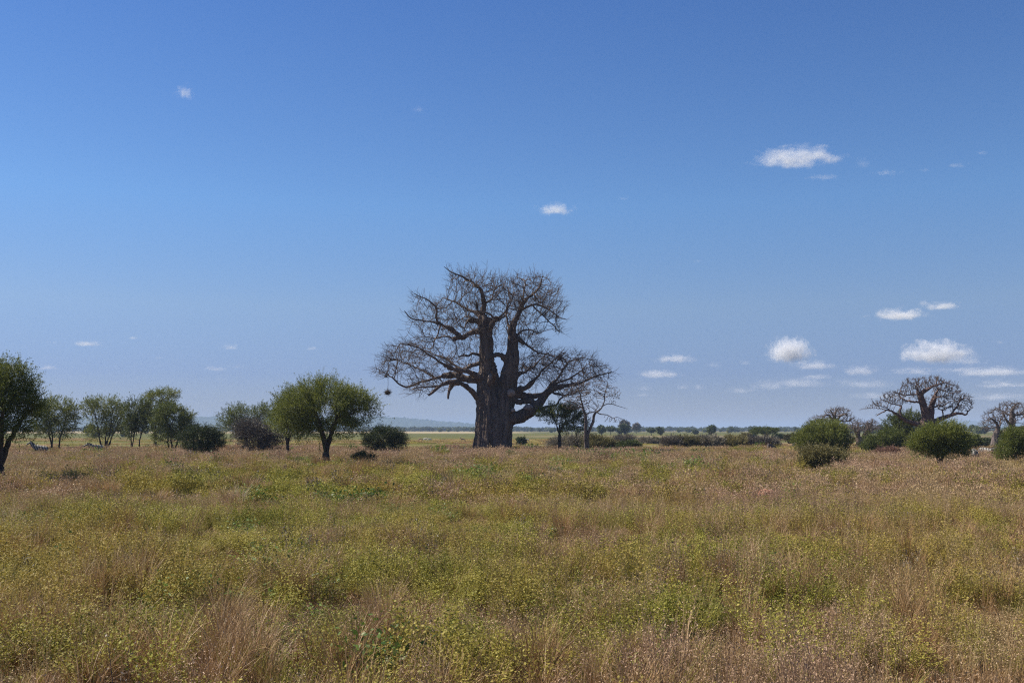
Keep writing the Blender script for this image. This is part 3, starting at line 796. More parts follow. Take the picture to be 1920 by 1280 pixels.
acacia("dark olive dome-shaped bush standing alone on the left, before the acacias", 96, 377, [(377, 824, 41, 24), (377, 816, 34, 18), (377, 838, 40, 14)], 25,
       name="round_bush", cat="bush", stems=4, rtr=.10, fork=.15, n_attr=500, n_spray=3000, k=12, leaf=.07, slen=.35, mat=M_BUSHLEAF, upbias=.6, shell=.5)
acacia("low spreading green bush just left of the giant baobab", 104, 720, [(718, 822, 36, 22), (742, 828, 22, 14), (700, 830, 20, 16)], 26,
       name="green_bush", cat="bush", stems=4, rtr=.10, fork=.12, n_attr=400, n_spray=2300, k=12, leaf=.08, slen=.4, mat=M_BUSHLEAF)
# left group
acacia("big dark thorn tree cut by the left edge, nearest of all the trees", 47, 4,
       [(0, 760, 62, 50), (-40, 740, 60, 55), (25, 716, 36, 30), (5, 704, 33, 22), (45, 770, 32, 34), (30, 805, 30, 18), (-50, 800, 50, 30)], 27, rtr=.27, fork=.2, n_attr=1300, n_spray=4300, k=15, leaf=.06, slen=.42, lean=-.05)
acacia("rounded dark acacia right of the edge tree, behind the left zebra", 122, 103, [(105, 775, 38, 33), (85, 785, 28, 34), (125, 785, 20, 28), (103, 805, 36, 18)], 28, stems=3, rtr=.26, fork=.12, n_attr=600, n_spray=2600, leaf=.10, slen=.6, k=12)
acacia("spreading many-stemmed acacia with a see-through middle, third from the left edge", 132, 198, [(195, 765, 40, 22), (180, 775, 28, 20), (215, 785, 26, 30), (178, 812, 24, 12), (205, 800, 26, 22)], 29, stems=4, rtr=.24, fork=.2, n_attr=600, n_spray=2300, leaf=.10, slen=.6, k=12)
acacia("narrow dark acacia standing close beside the tall one in the left row", 128, 255, [(255, 772, 25, 25), (262, 790, 26, 24), (245, 800, 16, 18)], 30, stems=3, rtr=.22, fork=.15, n_attr=500, n_spray=1900, leaf=.10, slen=.6, k=12)
acacia("tallest acacia of the left row with a flat tufted top", 138, 292, [(300, 745, 33, 13), (312, 741, 26, 10), (295, 765, 30, 16), (280, 785, 25, 20)], 31, rtr=.24, fork=.2, n_attr=600, n_spray=1900, leaf=.10, slen=.6, k=12)
acacia("brighter green leafy acacia whose foliage reaches the grass, right end of the left row", 116, 322, [(322, 785, 36, 25), (330, 800, 34, 22), (315, 770, 24, 14), (315, 818, 32, 14), (345, 790, 18, 15)], 32, stems=3, rtr=.2, fork=.1, n_attr=600, n_spray=3000, leaf=.09, slen=.5, k=12, mat=M_ACLEAF)
# umbrella thorn and bare tree right of the baobab
acacia("flat-topped umbrella acacia with a thin dark trunk under the giant baobab's right branches", 118, 1049, [(1047, 770, 40, 11), (1030, 782, 25, 10), (1070, 776, 26, 13), (1085, 795, 18, 22), (1062, 803, 10, 8)], 33, rtr=.20, fork=.42, n_attr=500, n_spray=1900, leaf=.10, slen=.5, k=12, depth=.8)

def bare_tree(label, D, base_px, base_y, stems, ells, n_attr, seed, mat, tip=.021, name="bare_tree"):
    r = np.random.default_rng(seed)
    base = W(base_px, 800, D); base[2] = gh(base[0], D) - .05
    mpp = D / FPX
    root = thing(name, label, "tree", tuple(base))
    net = Net()
    for d0, d1, pts in stems:
        P = [W(x, y, D) - base for x, y, rr in pts]
        for j, p in enumerate(P): p[1] += d0 + (d1 - d0) * j / (len(P) - 1)
        net.limb(P, [rr * mpp for x, y, rr in pts], .2, attach=len(net.pos) > 0, wiggle=.03, r=r)
        if pts[0][2] > 2.0: net.grow[-len(net.pos) // 2:] = True
    E = [(W(x, y, D) - base + np.array([0, dy, 0]), (rx * mpp, dr, ry * mpp), w) for x, y, rx, ry, dy, dr, w in ells]
    net.grow &= net.pos[:, 2] > 2.5
    net.colonize(ellip_pts(E, n_attr, r), .16, 3.5, .2, 130, bias=(0, 0, .02), jit=.25, r=r)
    net.radii(tip); net.smooth(1)
    ch = net.chains()
    V, Q = multi_tubes([c for c in ch if c[1].max() > .06], .06); link("trunk", mesh_np("trunk", V, Q, mat=mat, smooth=True), root)
    V, Q = tubes([c for c in ch if c[1].max() <= .06], 3); link("crown", mesh_np("crown", V, Q, mat=mat), root)
    return root
def zc(x, y, rr): return (960 + x / 6.4, 680 + y / 6.4, rr / 6.4)
bare_tree("slender dead bare tree with two stems and drooping tips, right of the giant baobab", 112, 1098, 850, [
    (0, 0, [zc(880, 1160, 24), zc(882, 1000, 20), zc(885, 800, 20), zc(880, 640, 17), zc(850, 540, 12), zc(830, 420, 8), zc(800, 330, 5), zc(760, 260, 3)]),
    (.1, -.4, [zc(905, 1160, 20), zc(908, 1000, 19), zc(905, 880, 18), zc(950, 760, 17), zc(980, 640, 16), zc(1010, 590, 12), zc(1070, 540, 8), zc(1105, 470, 6), zc(1105, 380, 6), zc(1130, 300, 4), zc(1140, 230, 3)]),
    (-.3, -1.4, [zc(1015, 590, 8), zc(1070, 615, 7), zc(1140, 630, 5), zc(1200, 660, 4), zc(1250, 650, 3), zc(1350, 700, 2)]),
    (-.3, .8, [zc(1085, 520, 6), zc(1150, 495, 5), zc(1230, 505, 4), zc(1310, 525, 3), zc(1395, 548, 2)]),
    (-.3, .3, [zc(1105, 430, 6), zc(1160, 395, 4), zc(1230, 400, 3), zc(1300, 430, 2)]),
    (0, -1.5, [zc(880, 620, 10), zc(920, 600, 8), zc(990, 580, 5), zc(1030, 520, 3)]),
    (0, 1.5, [zc(865, 570, 9), zc(790, 500, 6), zc(700, 460, 4), zc(620, 440, 3)]),
], [(1108, 728, 44, 20, 0, 2.0, 1.2), (1150, 738, 18, 16, 0, 1.2, .5), (1090, 752, 30, 20, 0, 1.8, .7), (1150, 788, 22, 7, -1, .8, .22), (1075, 740, 25, 16, 0, 1.5, .4), (1070, 760, 20, 10, 0, 1.2, .2)], 1900, 41, M_DEADBARK)

# bushes behind the two thin trees
acacia("dull green-grey thicket behind the umbrella acacia's trunk", 142, 1065, [(1062, 832, 26, 13), (1040, 836, 14, 12), (1085, 830, 20, 13)], 51, name="thorn_bush", cat="bush", stems=5, rtr=.06, fork=.1, n_attr=500, n_spray=2300, k=7, leaf=.17, slen=.5, mat=M_MAUVETWIG, upbias=.5, wid=.14, crown_name="twigs")
acacia("dull olive thicket just behind and right of the dead bare tree", 138, 1128, [(1125, 835, 28, 13), (1110, 832, 16, 14), (1142, 838, 14, 10)], 52, name="thorn_bush", cat="bush", stems=5, rtr=.06, fork=.1, n_attr=500, n_spray=2300, k=7, leaf=.17, slen=.5, mat=M_OLIVE, upbias=.5, wid=.16, crown_name="twigs")
acacia("low purplish-grey thicket beyond the olive one, right of the bare tree", 190, 1163, [(1163, 828, 20, 9), (1180, 826, 12, 7)], 53, name="thorn_bush", cat="bush", stems=4, rtr=.06, fork=.1, n_attr=300, n_spray=1300, k=7, leaf=.2, slen=.5, mat=M_MAUVETWIG, upbias=.5, wid=.12, crown_name="twigs")
acacia("small dark bush leaning right, in front of the purplish thicket", 134, 1185, [(1187, 836, 16, 8), (1170, 838, 12, 6)], 54, name="green_bush", cat="bush", stems=3, rtr=.06, fork=.15, n_attr=250, n_spray=900, leaf=.1, slen=.4, mat=M_BUSHLEAF)
acacia("small grey-purple bush left of the little green one in the middle distance", 205, 1211, [(1211, 828, 13, 6)], 55, name="thorn_bush", cat="bush", stems=3, rtr=.05, fork=.1, n_attr=200, n_spray=700, k=7, leaf=.2, slen=.5, mat=M_MAUVETWIG, wid=.12, crown_name="twigs")
acacia("little round green bush before the long grey thickets", 210, 1229, [(1229, 827, 8, 4.5)], 56, name="green_bush", cat="bush", stems=3, rtr=.05, fork=.1, n_attr=150, n_spray=600, leaf=.13, slen=.4, mat=M_BUSHLEAF)
# the long low thickets
for i, (px, rx, py, ry, lb, mt) in enumerate([
    (1262, 20, 831, 9, "grey-purple thicket at the left end of the long row on the plain", M_MAUVETWIG),
    (1293, 22, 830, 10, "olive-grey thicket second from the left in the long row", M_OLIVE),
    (1330, 24, 829, 11, "tallest dark thicket in the long row, fourth-left of its gap", M_MAUVETWIG),
    (1377, 21, 830, 10, "dull thicket just right of the gap in the long row", M_OLIVE),
    (1412, 18, 832, 9, "grey thicket with bare gaps under it, in front of the distant umbrella tree", M_MAUVETWIG),
    (1441, 18, 832, 8, "dark low thicket at the right end of the long row", M_MAUVETWIG)]):
    acacia(lb, 152, px, [(px, py, rx, ry), (px - rx * .5, py + 2, rx * .6, ry * .8), (px + rx * .5, py + 2, rx * .6, ry * .8)], 60 + i, name="thorn_bush", cat="bush", stems=6, rtr=.05, fork=.1, n_attr=400, n_spray=1600, k=7, leaf=.20, slen=.5, mat=mt, upbias=.5, wid=.13, crown_name="twigs", group="thickets in a long row across the plain")
acacia("olive bush right behind the thicket gap, left of the distant umbrella tree", 240, 1396, [(1396, 820, 9, 4.5)], 68, name="thorn_bush", cat="bush", stems=3, rtr=.05, fork=.1, n_attr=150, n_spray=500, leaf=.2, slen=.5, mat=M_OLIVE)
acacia("distant umbrella tree with a flat crown on two leaning stems, beyond the long thickets", 262, 1433, [(1432, 807, 23, 3.6), (1420, 809, 12, 3), (1446, 808, 12, 3)], 69, name="umbrella_tree", rtr=.22, fork=.45, n_attr=400, n_spray=1700, leaf=.13, slen=.55, k=12, stems=2)
acacia("small dark bush right of the distant umbrella tree's trunk", 300, 1463, [(1463, 820, 6, 3.5)], 70, name="green_bush", cat="bush", stems=3, rtr=.05, fork=.1, n_attr=120, n_spray=350, leaf=.2, slen=.5, mat=M_BUSHLEAF)
acacia("grey-green bush at the left foot of the big round bush", 215, 1483, [(1484, 822, 10, 6)], 71, name="green_bush", cat="bush", stems=3, rtr=.05, fork=.1, n_attr=120, n_spray=500, leaf=.18, slen=.5, mat=M_OLIVE)
acacia("tiny round bush alone on the green flat right of the giant baobab", 200, 978, [(978, 827, 6, 4.5)], 72, name="green_bush", cat="bush", stems=3, rtr=.05, fork=.1, n_attr=120, n_spray=350, leaf=.16, slen=.4, mat=M_BUSHLEAF)

# right group
acacia("big dense dark green bush with a smooth dome, left of the right-hand baobabs", 100, 1543, [(1543, 822, 50, 32), (1520, 830, 30, 25), (1570, 830, 27, 26), (1545, 808, 36, 18)], 81, name="round_bush", cat="bush", stems=5, rtr=.14, fork=.12, n_attr=700, n_spray=5200, k=13, leaf=.08, slen=.42, mat=M_ACLEAF, upbias=.8, shell=.6)
acacia("brownish olive scrub bush in front of the big dense dome bush", 63, 1546, [(1545, 862, 38, 22), (1530, 855, 24, 16), (1565, 868, 22, 16)], 82, name="scrub_bush", cat="bush", stems=6, rtr=.05, fork=.12, n_attr=700, n_spray=2600, k=9, leaf=.055, slen=.32, mat=M_OLIVE, upbias=.4, wid=.5)
acacia("green bush left of the red-barked baobab, spreading low", 110, 1655, [(1652, 832, 32, 22), (1670, 825, 24, 20), (1635, 838, 18, 14)], 83, name="green_bush", cat="bush", stems=4, rtr=.12, fork=.12, n_attr=500, n_spray=2600, leaf=.085, slen=.45, k=12, upbias=.5)
acacia("tall feathery acacia right behind the red-barked baobab's trunk", 124, 1692, [(1692, 800, 30, 24), (1705, 785, 26, 14), (1672, 800, 20, 18), (1700, 822, 30, 24)], 84, rtr=.2, fork=.15, stems=2, n_attr=600, n_spray=2800, leaf=.095, slen=.5, k=12, mat=M_ACLEAF)
acacia("broad leafy acacia with a short dark trunk in front of the red-barked baobab", 68, 1761, [(1765, 822, 42, 24), (1740, 830, 30, 22), (1795, 832, 28, 22), (1740, 842, 26, 12), (1790, 846, 24, 12), (1772, 806, 28, 11)], 85, rtr=.15, fork=.16, n_attr=900, n_spray=4600, leaf=.06, slen=.38, k=14, upbias=.5)
acacia("dark bush peeping out right behind the broad leafy acacia", 120, 1824, [(1822, 832, 16, 12), (1833, 838, 8, 7)], 86, name="green_bush", cat="bush", stems=3, rtr=.08, fork=.12, n_attr=250, n_spray=1000, leaf=.1, slen=.45, mat=M_BUSHLEAF)
acacia("miniature flat-topped acacia between the leafy acacia and the edge baobab", 170, 1847, [(1847, 830, 18, 6), (1840, 833, 10, 5)], 87, rtr=.1, fork=.3, n_attr=250, n_spray=800, leaf=.12, slen=.45, k=12, mat=M_BUSHLEAF)
acacia("thin-stemmed green acacia at the right edge, before the edge baobab", 71, 1897, [(1905, 825, 28, 20), (1892, 845, 22, 14), (1920, 840, 24, 20), (1880, 853, 12, 6)], 88, rtr=.1, fork=.25, n_attr=600, n_spray=2300, leaf=.06, slen=.36, k=13)
acacia("low dark bush at the foot of the edge tree on the far left", 51, 70, [(78, 905, 22, 13), (55, 912, 20, 10)], 89, name="scrub_bush", cat="bush", stems=4, rtr=.03, fork=.15, n_attr=250, n_spray=800, k=10, leaf=.05, slen=.25, mat=M_BUSHLEAF)
acacia("small dark shrub in the shade right of the broad thorn tree's trunk", 73, 678, [(676, 858, 18, 8), (690, 862, 14, 6)], 90, name="scrub_bush", cat="bush", stems=4, rtr=.03, fork=.15, n_attr=200, n_spray=600, k=10, leaf=.06, slen=.25, mat=M_BUSHLEAF)
acacia("rusty reddish bush in the grass left of the leafy acacia's trunk", 88, 1668, [(1665, 852, 24, 9), (1650, 857, 16, 7)], 91, name="scrub_bush", cat="bush", stems=5, rtr=.03, fork=.12, n_attr=300, n_spray=1100, k=9, leaf=.10, slen=.3,
       mat=foliage_mat("rusty_twig", [(0, (.12, .06, .04)), (.5, (.22, .12, .08)), (1, (.30, .19, .12))], .2), wid=.2, crown_name="twigs")

# ------------------------------------------------------------------ far trees: prototypes copied along the horizon
def far_proto(kind, seed, D=900):
    r = np.random.default_rng(seed)
    mat, lobes = kind
    root = thing("distant_tree", "x", "tree", (0, 0, 0))
    net = Net(); net.limb([(0, 0, 0), (0.1, 0, 1.4), (0, 0.1, 2.8)], [.35, .28, .22], .5, attach=False)
    A = ellip_pts([((a, 0, z), (rx, rx, rz), rx) for a, z, rx, rz in lobes], 80, r)
    net.colonize(A, .6, 9, .9, 30, r=r); net.radii(.05)
    V, Q = multi_tubes(net.chains(), .15); link("trunk", mesh_np("trunk", V, Q, mat=M_ACBARK), root)
    b = ellip_pts([((a, 0, z), (rx, rx, rz), rx * rz) for a, z, rx, rz in lobes], 420, r, .6)
    V, Q, t = sprays(b, rand_unit(len(b), r), .7, 3, .9, r, spread=.25, wid=.7)
    link("crown", mesh_np("crown", V, Q, mat=mat, attr=t), root)
    return root
KINDS = [(M_BUSHLEAF, [(0, 5.2, 4.2, 1.6), (-1.5, 4.4, 2.6, 1.3), (1.8, 4.6, 2.4, 1.4)]),
         (M_BUSHLEAF, [(0, 4.2, 2.8, 2.6), (1.0, 5.2, 2.0, 1.8)]),
         (M_ACLEAF, [(0, 3.0, 3.2, 2.2), (-1.4, 2.4, 2.2, 1.8)]),
         (M_MAUVETWIG, [(0, 5.5, 3.4, 2.6), (-.8, 6.2, 2.4, 2.0)])]
protos = [far_proto(k, 200 + i) for i, k in enumerate(KINDS)]
def seg_label(px, segs):
    return next(l for lim, l in segs if px < lim)
used = set()
def place_far(kind, px, D, s, label, group=None):
    p = W(px, 805, D); loc = (p[0], D, float(gh(p[0], D)) - .1); rz = random.uniform(0, 6.28)
    root = protos[kind]
    if kind not in used:
        used.add(kind); root.location = loc; root.rotation_euler = (0, 0, rz); root.scale = (s, s, s); root['label'] = label
        if group: root['group'] = group
        return
    dup(root, loc, rz, s, label, group)
# the ones with a face of their own
for k_, px, D, s, lb in [
    (1, 1128, 520, .75, "dark round distant tree just right of the bare tree's trunks, on the far plain"),
    (0, 1145, 560, .72, "distant flat dark tree between the round one and the bare-crowned pair"),
    (1, 1171, 520, .85, "dark distant tree standing under the larger of two bare crowns"),
    (3, 1172, 640, 1.05, "distant tree with a large bare brownish crown, below the rounded blue hill's right"),
    (3, 1193, 760, .95, "distant tree with a smaller bare brownish crown, right of the larger one"),
    (1, 1163, 560, .6, "small dark tree at the left foot of the bare-crowned pair"),
    (0, 1221, 500, .55, "distant dark tree with a thin stem, left of two under the pale hill"),
    (1, 1238, 480, .62, "distant dark tree, right of two under the pale hill"),
    (1, 1333, 460, .72, "lone leaning dark tree on the far plain, between the pale hill and the umbrella tree"),
    (2, 1303, 620, .6, "low dark bush-like tree left of the lone leaning one"),
    (2, 1411, 340, .45, "small dark tree tucked left of the distant umbrella tree"),
    (2, 1454, 330, .35, "small bushy tree right under the distant umbrella tree's crown")]:
    place_far(k_, px, D, s, lb)
rr = np.random.default_rng(77)
for i in range(170):
    px = rr.uniform(880, 1530); D = rr.uniform(950, 2000)
    place_far(int(rr.choice([0, 1, 2, 2])), px, D, rr.uniform(.55, .95), seg_label(px, [(1105, "small dark tree on the horizon between the giant baobab and the dead tree"), (1180, "small dark tree on the horizon behind the dead tree and its thickets"), (1290, "small dark tree on the horizon below the two pale hills"), (1400, "small dark tree on the horizon left of the distant umbrella tree"), (9999, "small dark tree on the horizon right of the distant umbrella tree")]), "distant trees along the right horizon")
for i in range(40):
    px = rr.uniform(1580, 1960); D = rr.uniform(500, 900)
    place_far(int(rr.choice([0, 1, 2, 2, 3])), px, D, rr.uniform(.6, 1.0), seg_label(px, [(1700, "dark distant tree in the belt behind the small baobab group"), (1830, "dark distant tree in the belt behind the red baobab"), (9999, "dark distant tree in the belt behind the edge baobab")]), "distant trees behind the right bushes")
for i in range(90):
    px = rr.uniform(-60, 900); D = rr.uniform(1250, 1700) if px > 330 else rr.uniform(350, 900)
    place_far(int(rr.choice([0, 1, 2, 2])), px, D, rr.uniform(.6, 1.0) * (1.0 if px > 330 else .8), seg_label(px, [(150, "dark distant tree in the belt behind the left edge tree"), (360, "dark distant tree in the belt behind the left row of acacias"), (700, "dark distant tree in the belt behind the broad thorn tree"), (9999, "dark distant tree below the ridge, left of the giant baobab")]), "distant trees below the left ridge")

# ------------------------------------------------------------------ scatter (geometry nodes)
def hidden_collection(name, meshes):
    c = bpy.data.collections.new(name)
    for i, me in enumerate(meshes):
        c.objects.link(bpy.data.objects.new(f"{name}_{i}", me))
    return c

def scatter(name, label, cat, protos_, P, rot, scl, idx):
    me = bpy.data.meshes.new(name); me.vertices.add(len(P)); me.vertices.foreach_set("co", np.asarray(P, np.float32).ravel())
    a = me.attributes.new("rot", 'FLOAT_VECTOR', 'POINT'); a.data.foreach_set("vector", np.asarray(rot, np.float32).ravel())
    a = me.attributes.new("scl", 'FLOAT_VECTOR', 'POINT'); a.data.foreach_set("vector", np.asarray(scl, np.float32).ravel())
    a = me.attributes.new("idx", 'INT', 'POINT'); a.data.foreach_set("value", np.asarray(idx, np.int32))
    o = link(name, me, kind='stuff', label=label, category=cat)
    ng = bpy.data.node_groups.new(name, 'GeometryNodeTree')
    ng.interface.new_socket(name="Geometry", in_out='INPUT', socket_type='NodeSocketGeometry')
    ng.interface.new_socket(name="Geometry", in_out='OUTPUT', socket_type='NodeSocketGeometry')
    gi, go = ng.nodes.new("NodeGroupInput"), ng.nodes.new("NodeGroupOutput")
    ci = ng.nodes.new("GeometryNodeCollectionInfo"); ci.inputs["Collection"].default_value = hidden_collection(name + "_plants", protos_)
    ci.inputs["Separate Children"].default_value = True; ci.inputs["Reset Children"].default_value = True
    ip = ng.nodes.new("GeometryNodeInstanceOnPoints"); ip.inputs["Pick Instance"].default_value = True
    def na(nm, ty):
        n = ng.nodes.new("GeometryNodeInputNamedAttribute"); n.data_type = ty; n.inputs["Name"].default_value = nm; return n.outputs["Attribute"]
    L = ng.links.new
    L(gi.outputs[0], ip.inputs["Points"]); L(ci.outputs[0], ip.inputs["Instance"])
    L(na("idx", 'INT'), ip.inputs["Instance Index"]); L(na("rot", 'FLOAT_VECTOR'), ip.inputs["Rotation"]); L(na("scl", 'FLOAT_VECTOR'), ip.inputs["Scale"])
    L(ip.outputs[0], go.inputs[0])
    md = o.modifiers.new("scatter", 'NODES'); md.node_group = ng
    return o

def blades(n, r, rad, h0, h1, w, arch, seg=4, tint=None, lean=0.0):
    """thin arching blades from a tuft"""
    a = r.uniform(0, 2 * math.pi, n); q = rad * np.sqrt(r.random(n))
    base = np.stack([np.cos(a) * q, np.sin(a) * q, np.zeros(n)], 1)
    az = a + r.normal(size=n) * .6; ln = r.uniform(h0, h1, n); arc = arch * (0.3 + r.random(n))
    t = np.linspace(0, 1, seg + 1)
    th = (0.12 + lean + arc[:, None] * t[None] ** 1.4)
    ds = ln[:, None] / seg
    hx = np.concatenate([np.zeros((n, 1)), np.cumsum(np.sin(th[:, :-1]) * ds, 1)], 1); hz = np.concatenate([np.zeros((n, 1)), np.cumsum(np.cos(th[:, :-1]) * ds, 1)], 1)
    C = base[:, None] + np.stack([np.cos(az)[:, None] * hx, np.sin(az)[:, None] * hx, hz], -1)
    wa = az + math.pi / 2 + r.normal(size=n) * .8
    Wd = np.stack([np.cos(wa), np.sin(wa), np.zeros(n)], 1)[:, None] * (w * (1 - .75 * t) * 1.0)[None, :, None] * (0.6 + .8 * r.random((n, 1, 1)))
    V = np.stack([C - Wd / 2, C + Wd / 2], 2).reshape(-1, 3)
    i = np.arange(n * (seg + 1) * 2).reshape(n, seg + 1, 2)
    Q = np.stack([i[:, :-1, 0], i[:, :-1, 1], i[:, 1:, 1], i[:, 1:, 0]], -1).reshape(-1, 4)
    tt = np.repeat(r.random(n) if tint is None else np.full(n, tint) + r.normal(size=n) * .1, (seg + 1) * 2)
    return V, Q, np.clip(tt, 0, 1), C

def herb(r, rad, h, n_st, n_lf, leaf, stemw, lowfrac=.25, aspect=.6, droop=.2, flat=.6):
    """leafy forb: leaning stems with ovate leaves"""
    V, Q, t, C = blades(n_st, r, rad, h * .6, h * 1.1, stemw, .5, 4)
    t = t * .35
    k = n_lf
    s = r.integers(0, n_st, k); u = lowfrac + (1 - lowfrac) * r.random(k) ** .8
    fi = u * 4; i0 = np.minimum(fi.astype(int), 3); f = (fi - i0)[:, None]
    p = C[s, i0] * (1 - f) + C[s, i0 + 1] * f + r.normal(size=(k, 3)) * leaf * 1.3
    p[:, 2] = np.maximum(p[:, 2], .01)
    A = norm(np.stack([r.normal(size=k), r.normal(size=k), r.normal(size=k) * .55 - droop], 1))
    up = norm(r.normal(size=(k, 3)) * (1 - flat) + np.array([0, 0, 1]) * flat)
    B = norm(np.cross(A, up))
    lf = leaf * (.6 + .8 * r.random(k))
    v2, q2, t2 = leaves(p, A, B, lf, lf * aspect, np.clip(.35 + .65 * r.random(k), 0, 1))
    return join_np([(V, Q, t), (v2, q2, t2)])

def panicle(r, rad, h, n_st, n_fl, fleck, stemw):
    """dry seeding grass: fine upright stems, seed flecks round the upper half"""
    V, Q, t, C = blades(n_st, r, rad, h * .65, h * 1.15, stemw, .35, 4)
    k = n_fl; s = r.integers(0, n_st, k); u = 1 - .55 * r.random(k)
    fi = u * 4; i0 = np.minimum(fi.astype(int), 3); f = (fi - i0)[:, None]
    p = C[s, i0] * (1 - f) + C[s, i0 + 1] * f
    p = p + r.normal(size=(k, 3)) * np.array([1, 1, .8]) * (.10 * h * (1.25 - u))[:, None]
    A = norm(r.normal(size=(k, 3)) + np.array([0, 0, .8])); B = norm(np.cross(A, r.normal(size=(k, 3))))
    lf = fleck * (.5 + r.random(k))
    v2, q2, t2 = leaves(p, A, B, lf, lf * .38, np.clip(.3 + .7 * r.random(k), 0, 1))
    return join_np([(V, Q, t * .6), (v2, q2, t2)])

M_HERB = foliage_mat("herb_leaf", [(0, (0.030, 0.032, 0.008)), (.35, (0.13, 0.142, 0.022)), (.7, (0.29, 0.278, 0.042)), (1, (0.46, 0.395, 0.10))], .28, patch=(0.33, 0.235, 0.06), patch_scale=.16, rough=.6, spec=.15)
M_LUSH = foliage_mat("lush_leaf", [(0, (0.02, 0.040, 0.008)), (.5, (0.075, 0.135, 0.022)), (1, (0.20, 0.26, 0.05))], .28, rough=.5, spec=.25)
M_DRY = foliage_mat("dry_grass", [(0, (0.09, 0.050, 0.022)), (.4, (0.32, 0.20, 0.09)), (.8, (0.54, 0.38, 0.19)), (1, (0.68, 0.54, 0.32))], .2, patch=(0.30, 0.165, 0.07), patch_scale=.3)
M_SEED = foliage_mat("seed_grass", [(0, (0.08, 0.046, 0.028)), (.45, (0.35, 0.22, 0.135)), (.85, (0.50, 0.335, 0.215)), (1, (0.60, 0.44, 0.30))], .2, patch=(0.38, 0.28, 0.12), patch_scale=.2)
M_STALK = foliage_mat("dead_stalk", [(0, (0.045, 0.036, 0.030)), (.6, (0.11, 0.09, 0.075)), (1, (0.25, 0.21, 0.17))], .05)
M_YEL = foliage_mat("yellow_grass", [(0, (0.09, 0.085, 0.018)), (.5, (0.32, 0.285, 0.065)), (1, (0.54, 0.46, 0.14))], .28)

def pm(name, parts, mat):
    v, q, t = parts
    return mesh_np(name, v, q, mat=mat, attr=t)
def bl(*a, **k):
    return blades(*a, **k)[:3]
pr = np.random.default_rng(5)
near_herb = [pm("herb", herb(pr, .18, h, 15, 600, .031, .005), M_HERB) for h in (.5, .6, .7, .55)]
near_lush = [pm("lush_herb", herb(pr, .14, h, 11, 200, .072, .007, aspect=.5), M_LUSH) for h in (.45, .6)]
near_dry = [pm("grass_tuft", bl(100, pr, .12, .3, .82, .009, ar, 5), M_DRY) for ar in (.8, 1.2, 1.7)]
near_seed = [pm("seed_grass", panicle(pr, .2, h, 26, 430, .020, .0055), M_SEED) for h in (.65, .8, .75)]
near_yel = [pm("grass_low", bl(100, pr, .18, .25, .6, .009, 1.0, 4), M_YEL) for _ in range(2)]
near_stalk = [pm("stalk", panicle(pr, .12, h, 7, 50, .03, .008), M_STALK) for h in (.75, .9)]
near_litter = [pm("litter", join_np([bl(120, pr, .35, .12, .35, .007, 2.0, 3), herb(pr, .3, .2, 10, 60, .03, .005)]), M_DRY) for _ in range(2)]
mid_herb = [pm("herb_patch", herb(pr, .5, h, 34, 760, .060, .010, flat=.3), M_HERB) for h in (.55, .65, .5)]
mid_lush = [pm("lush_patch", herb(pr, .4, .6, 24, 360, .11, .012, aspect=.5), M_LUSH)]
mid_dry = [pm("dry_patch", bl(300, pr, .35, .4, .95, .014, ar, 4), M_DRY) for ar in (.8, 1.3)]
mid_seed = [pm("seed_patch", panicle(pr, .5, h, 70, 700, .05, .009), M_SEED) for h in (.65, .8)]
mid_yel = [pm("low_patch", bl(260, pr, .5, .25, .55, .014, 1.0, 3), M_YEL)]
mid_stalk = [pm("stalk_patch", panicle(pr, .3, .8, 12, 110, .07, .016), M_STALK)]
far_herb = [pm("herb_cover", herb(pr, 1.1, h, 60, 1700, .085, .015, flat=.05), M_HERB) for h in (.45, .55)]
far_seed = [pm("seed_cover", panicle(pr, 1.1, h, 130, 1400, .085, .015), M_SEED) for h in (.6, .72)]
far_dry = [pm("dry_cover", bl(380, pr, 1.0, .4, .8, .03, .8, 3), M_DRY)]
far_yel = [pm("low_cover", bl(380, pr, 1.1, .25, .5, .03, .8, 3), M_YEL)]
far_lush = [pm("lush_cover", herb(pr, .7, .55, 30, 420, .2, .02), M_LUSH)]

def field_pts(d0, d1, dens, r, margin=.66):
    area = margin * (d1 ** 2 - d0 ** 2); n = int(area * dens)
    D = np.sqrt(r.random(n) * (d1 ** 2 - d0 ** 2) + d0 ** 2); x = (r.random(n) * 2 - 1) * (margin * D + 5.0)
    return x, D

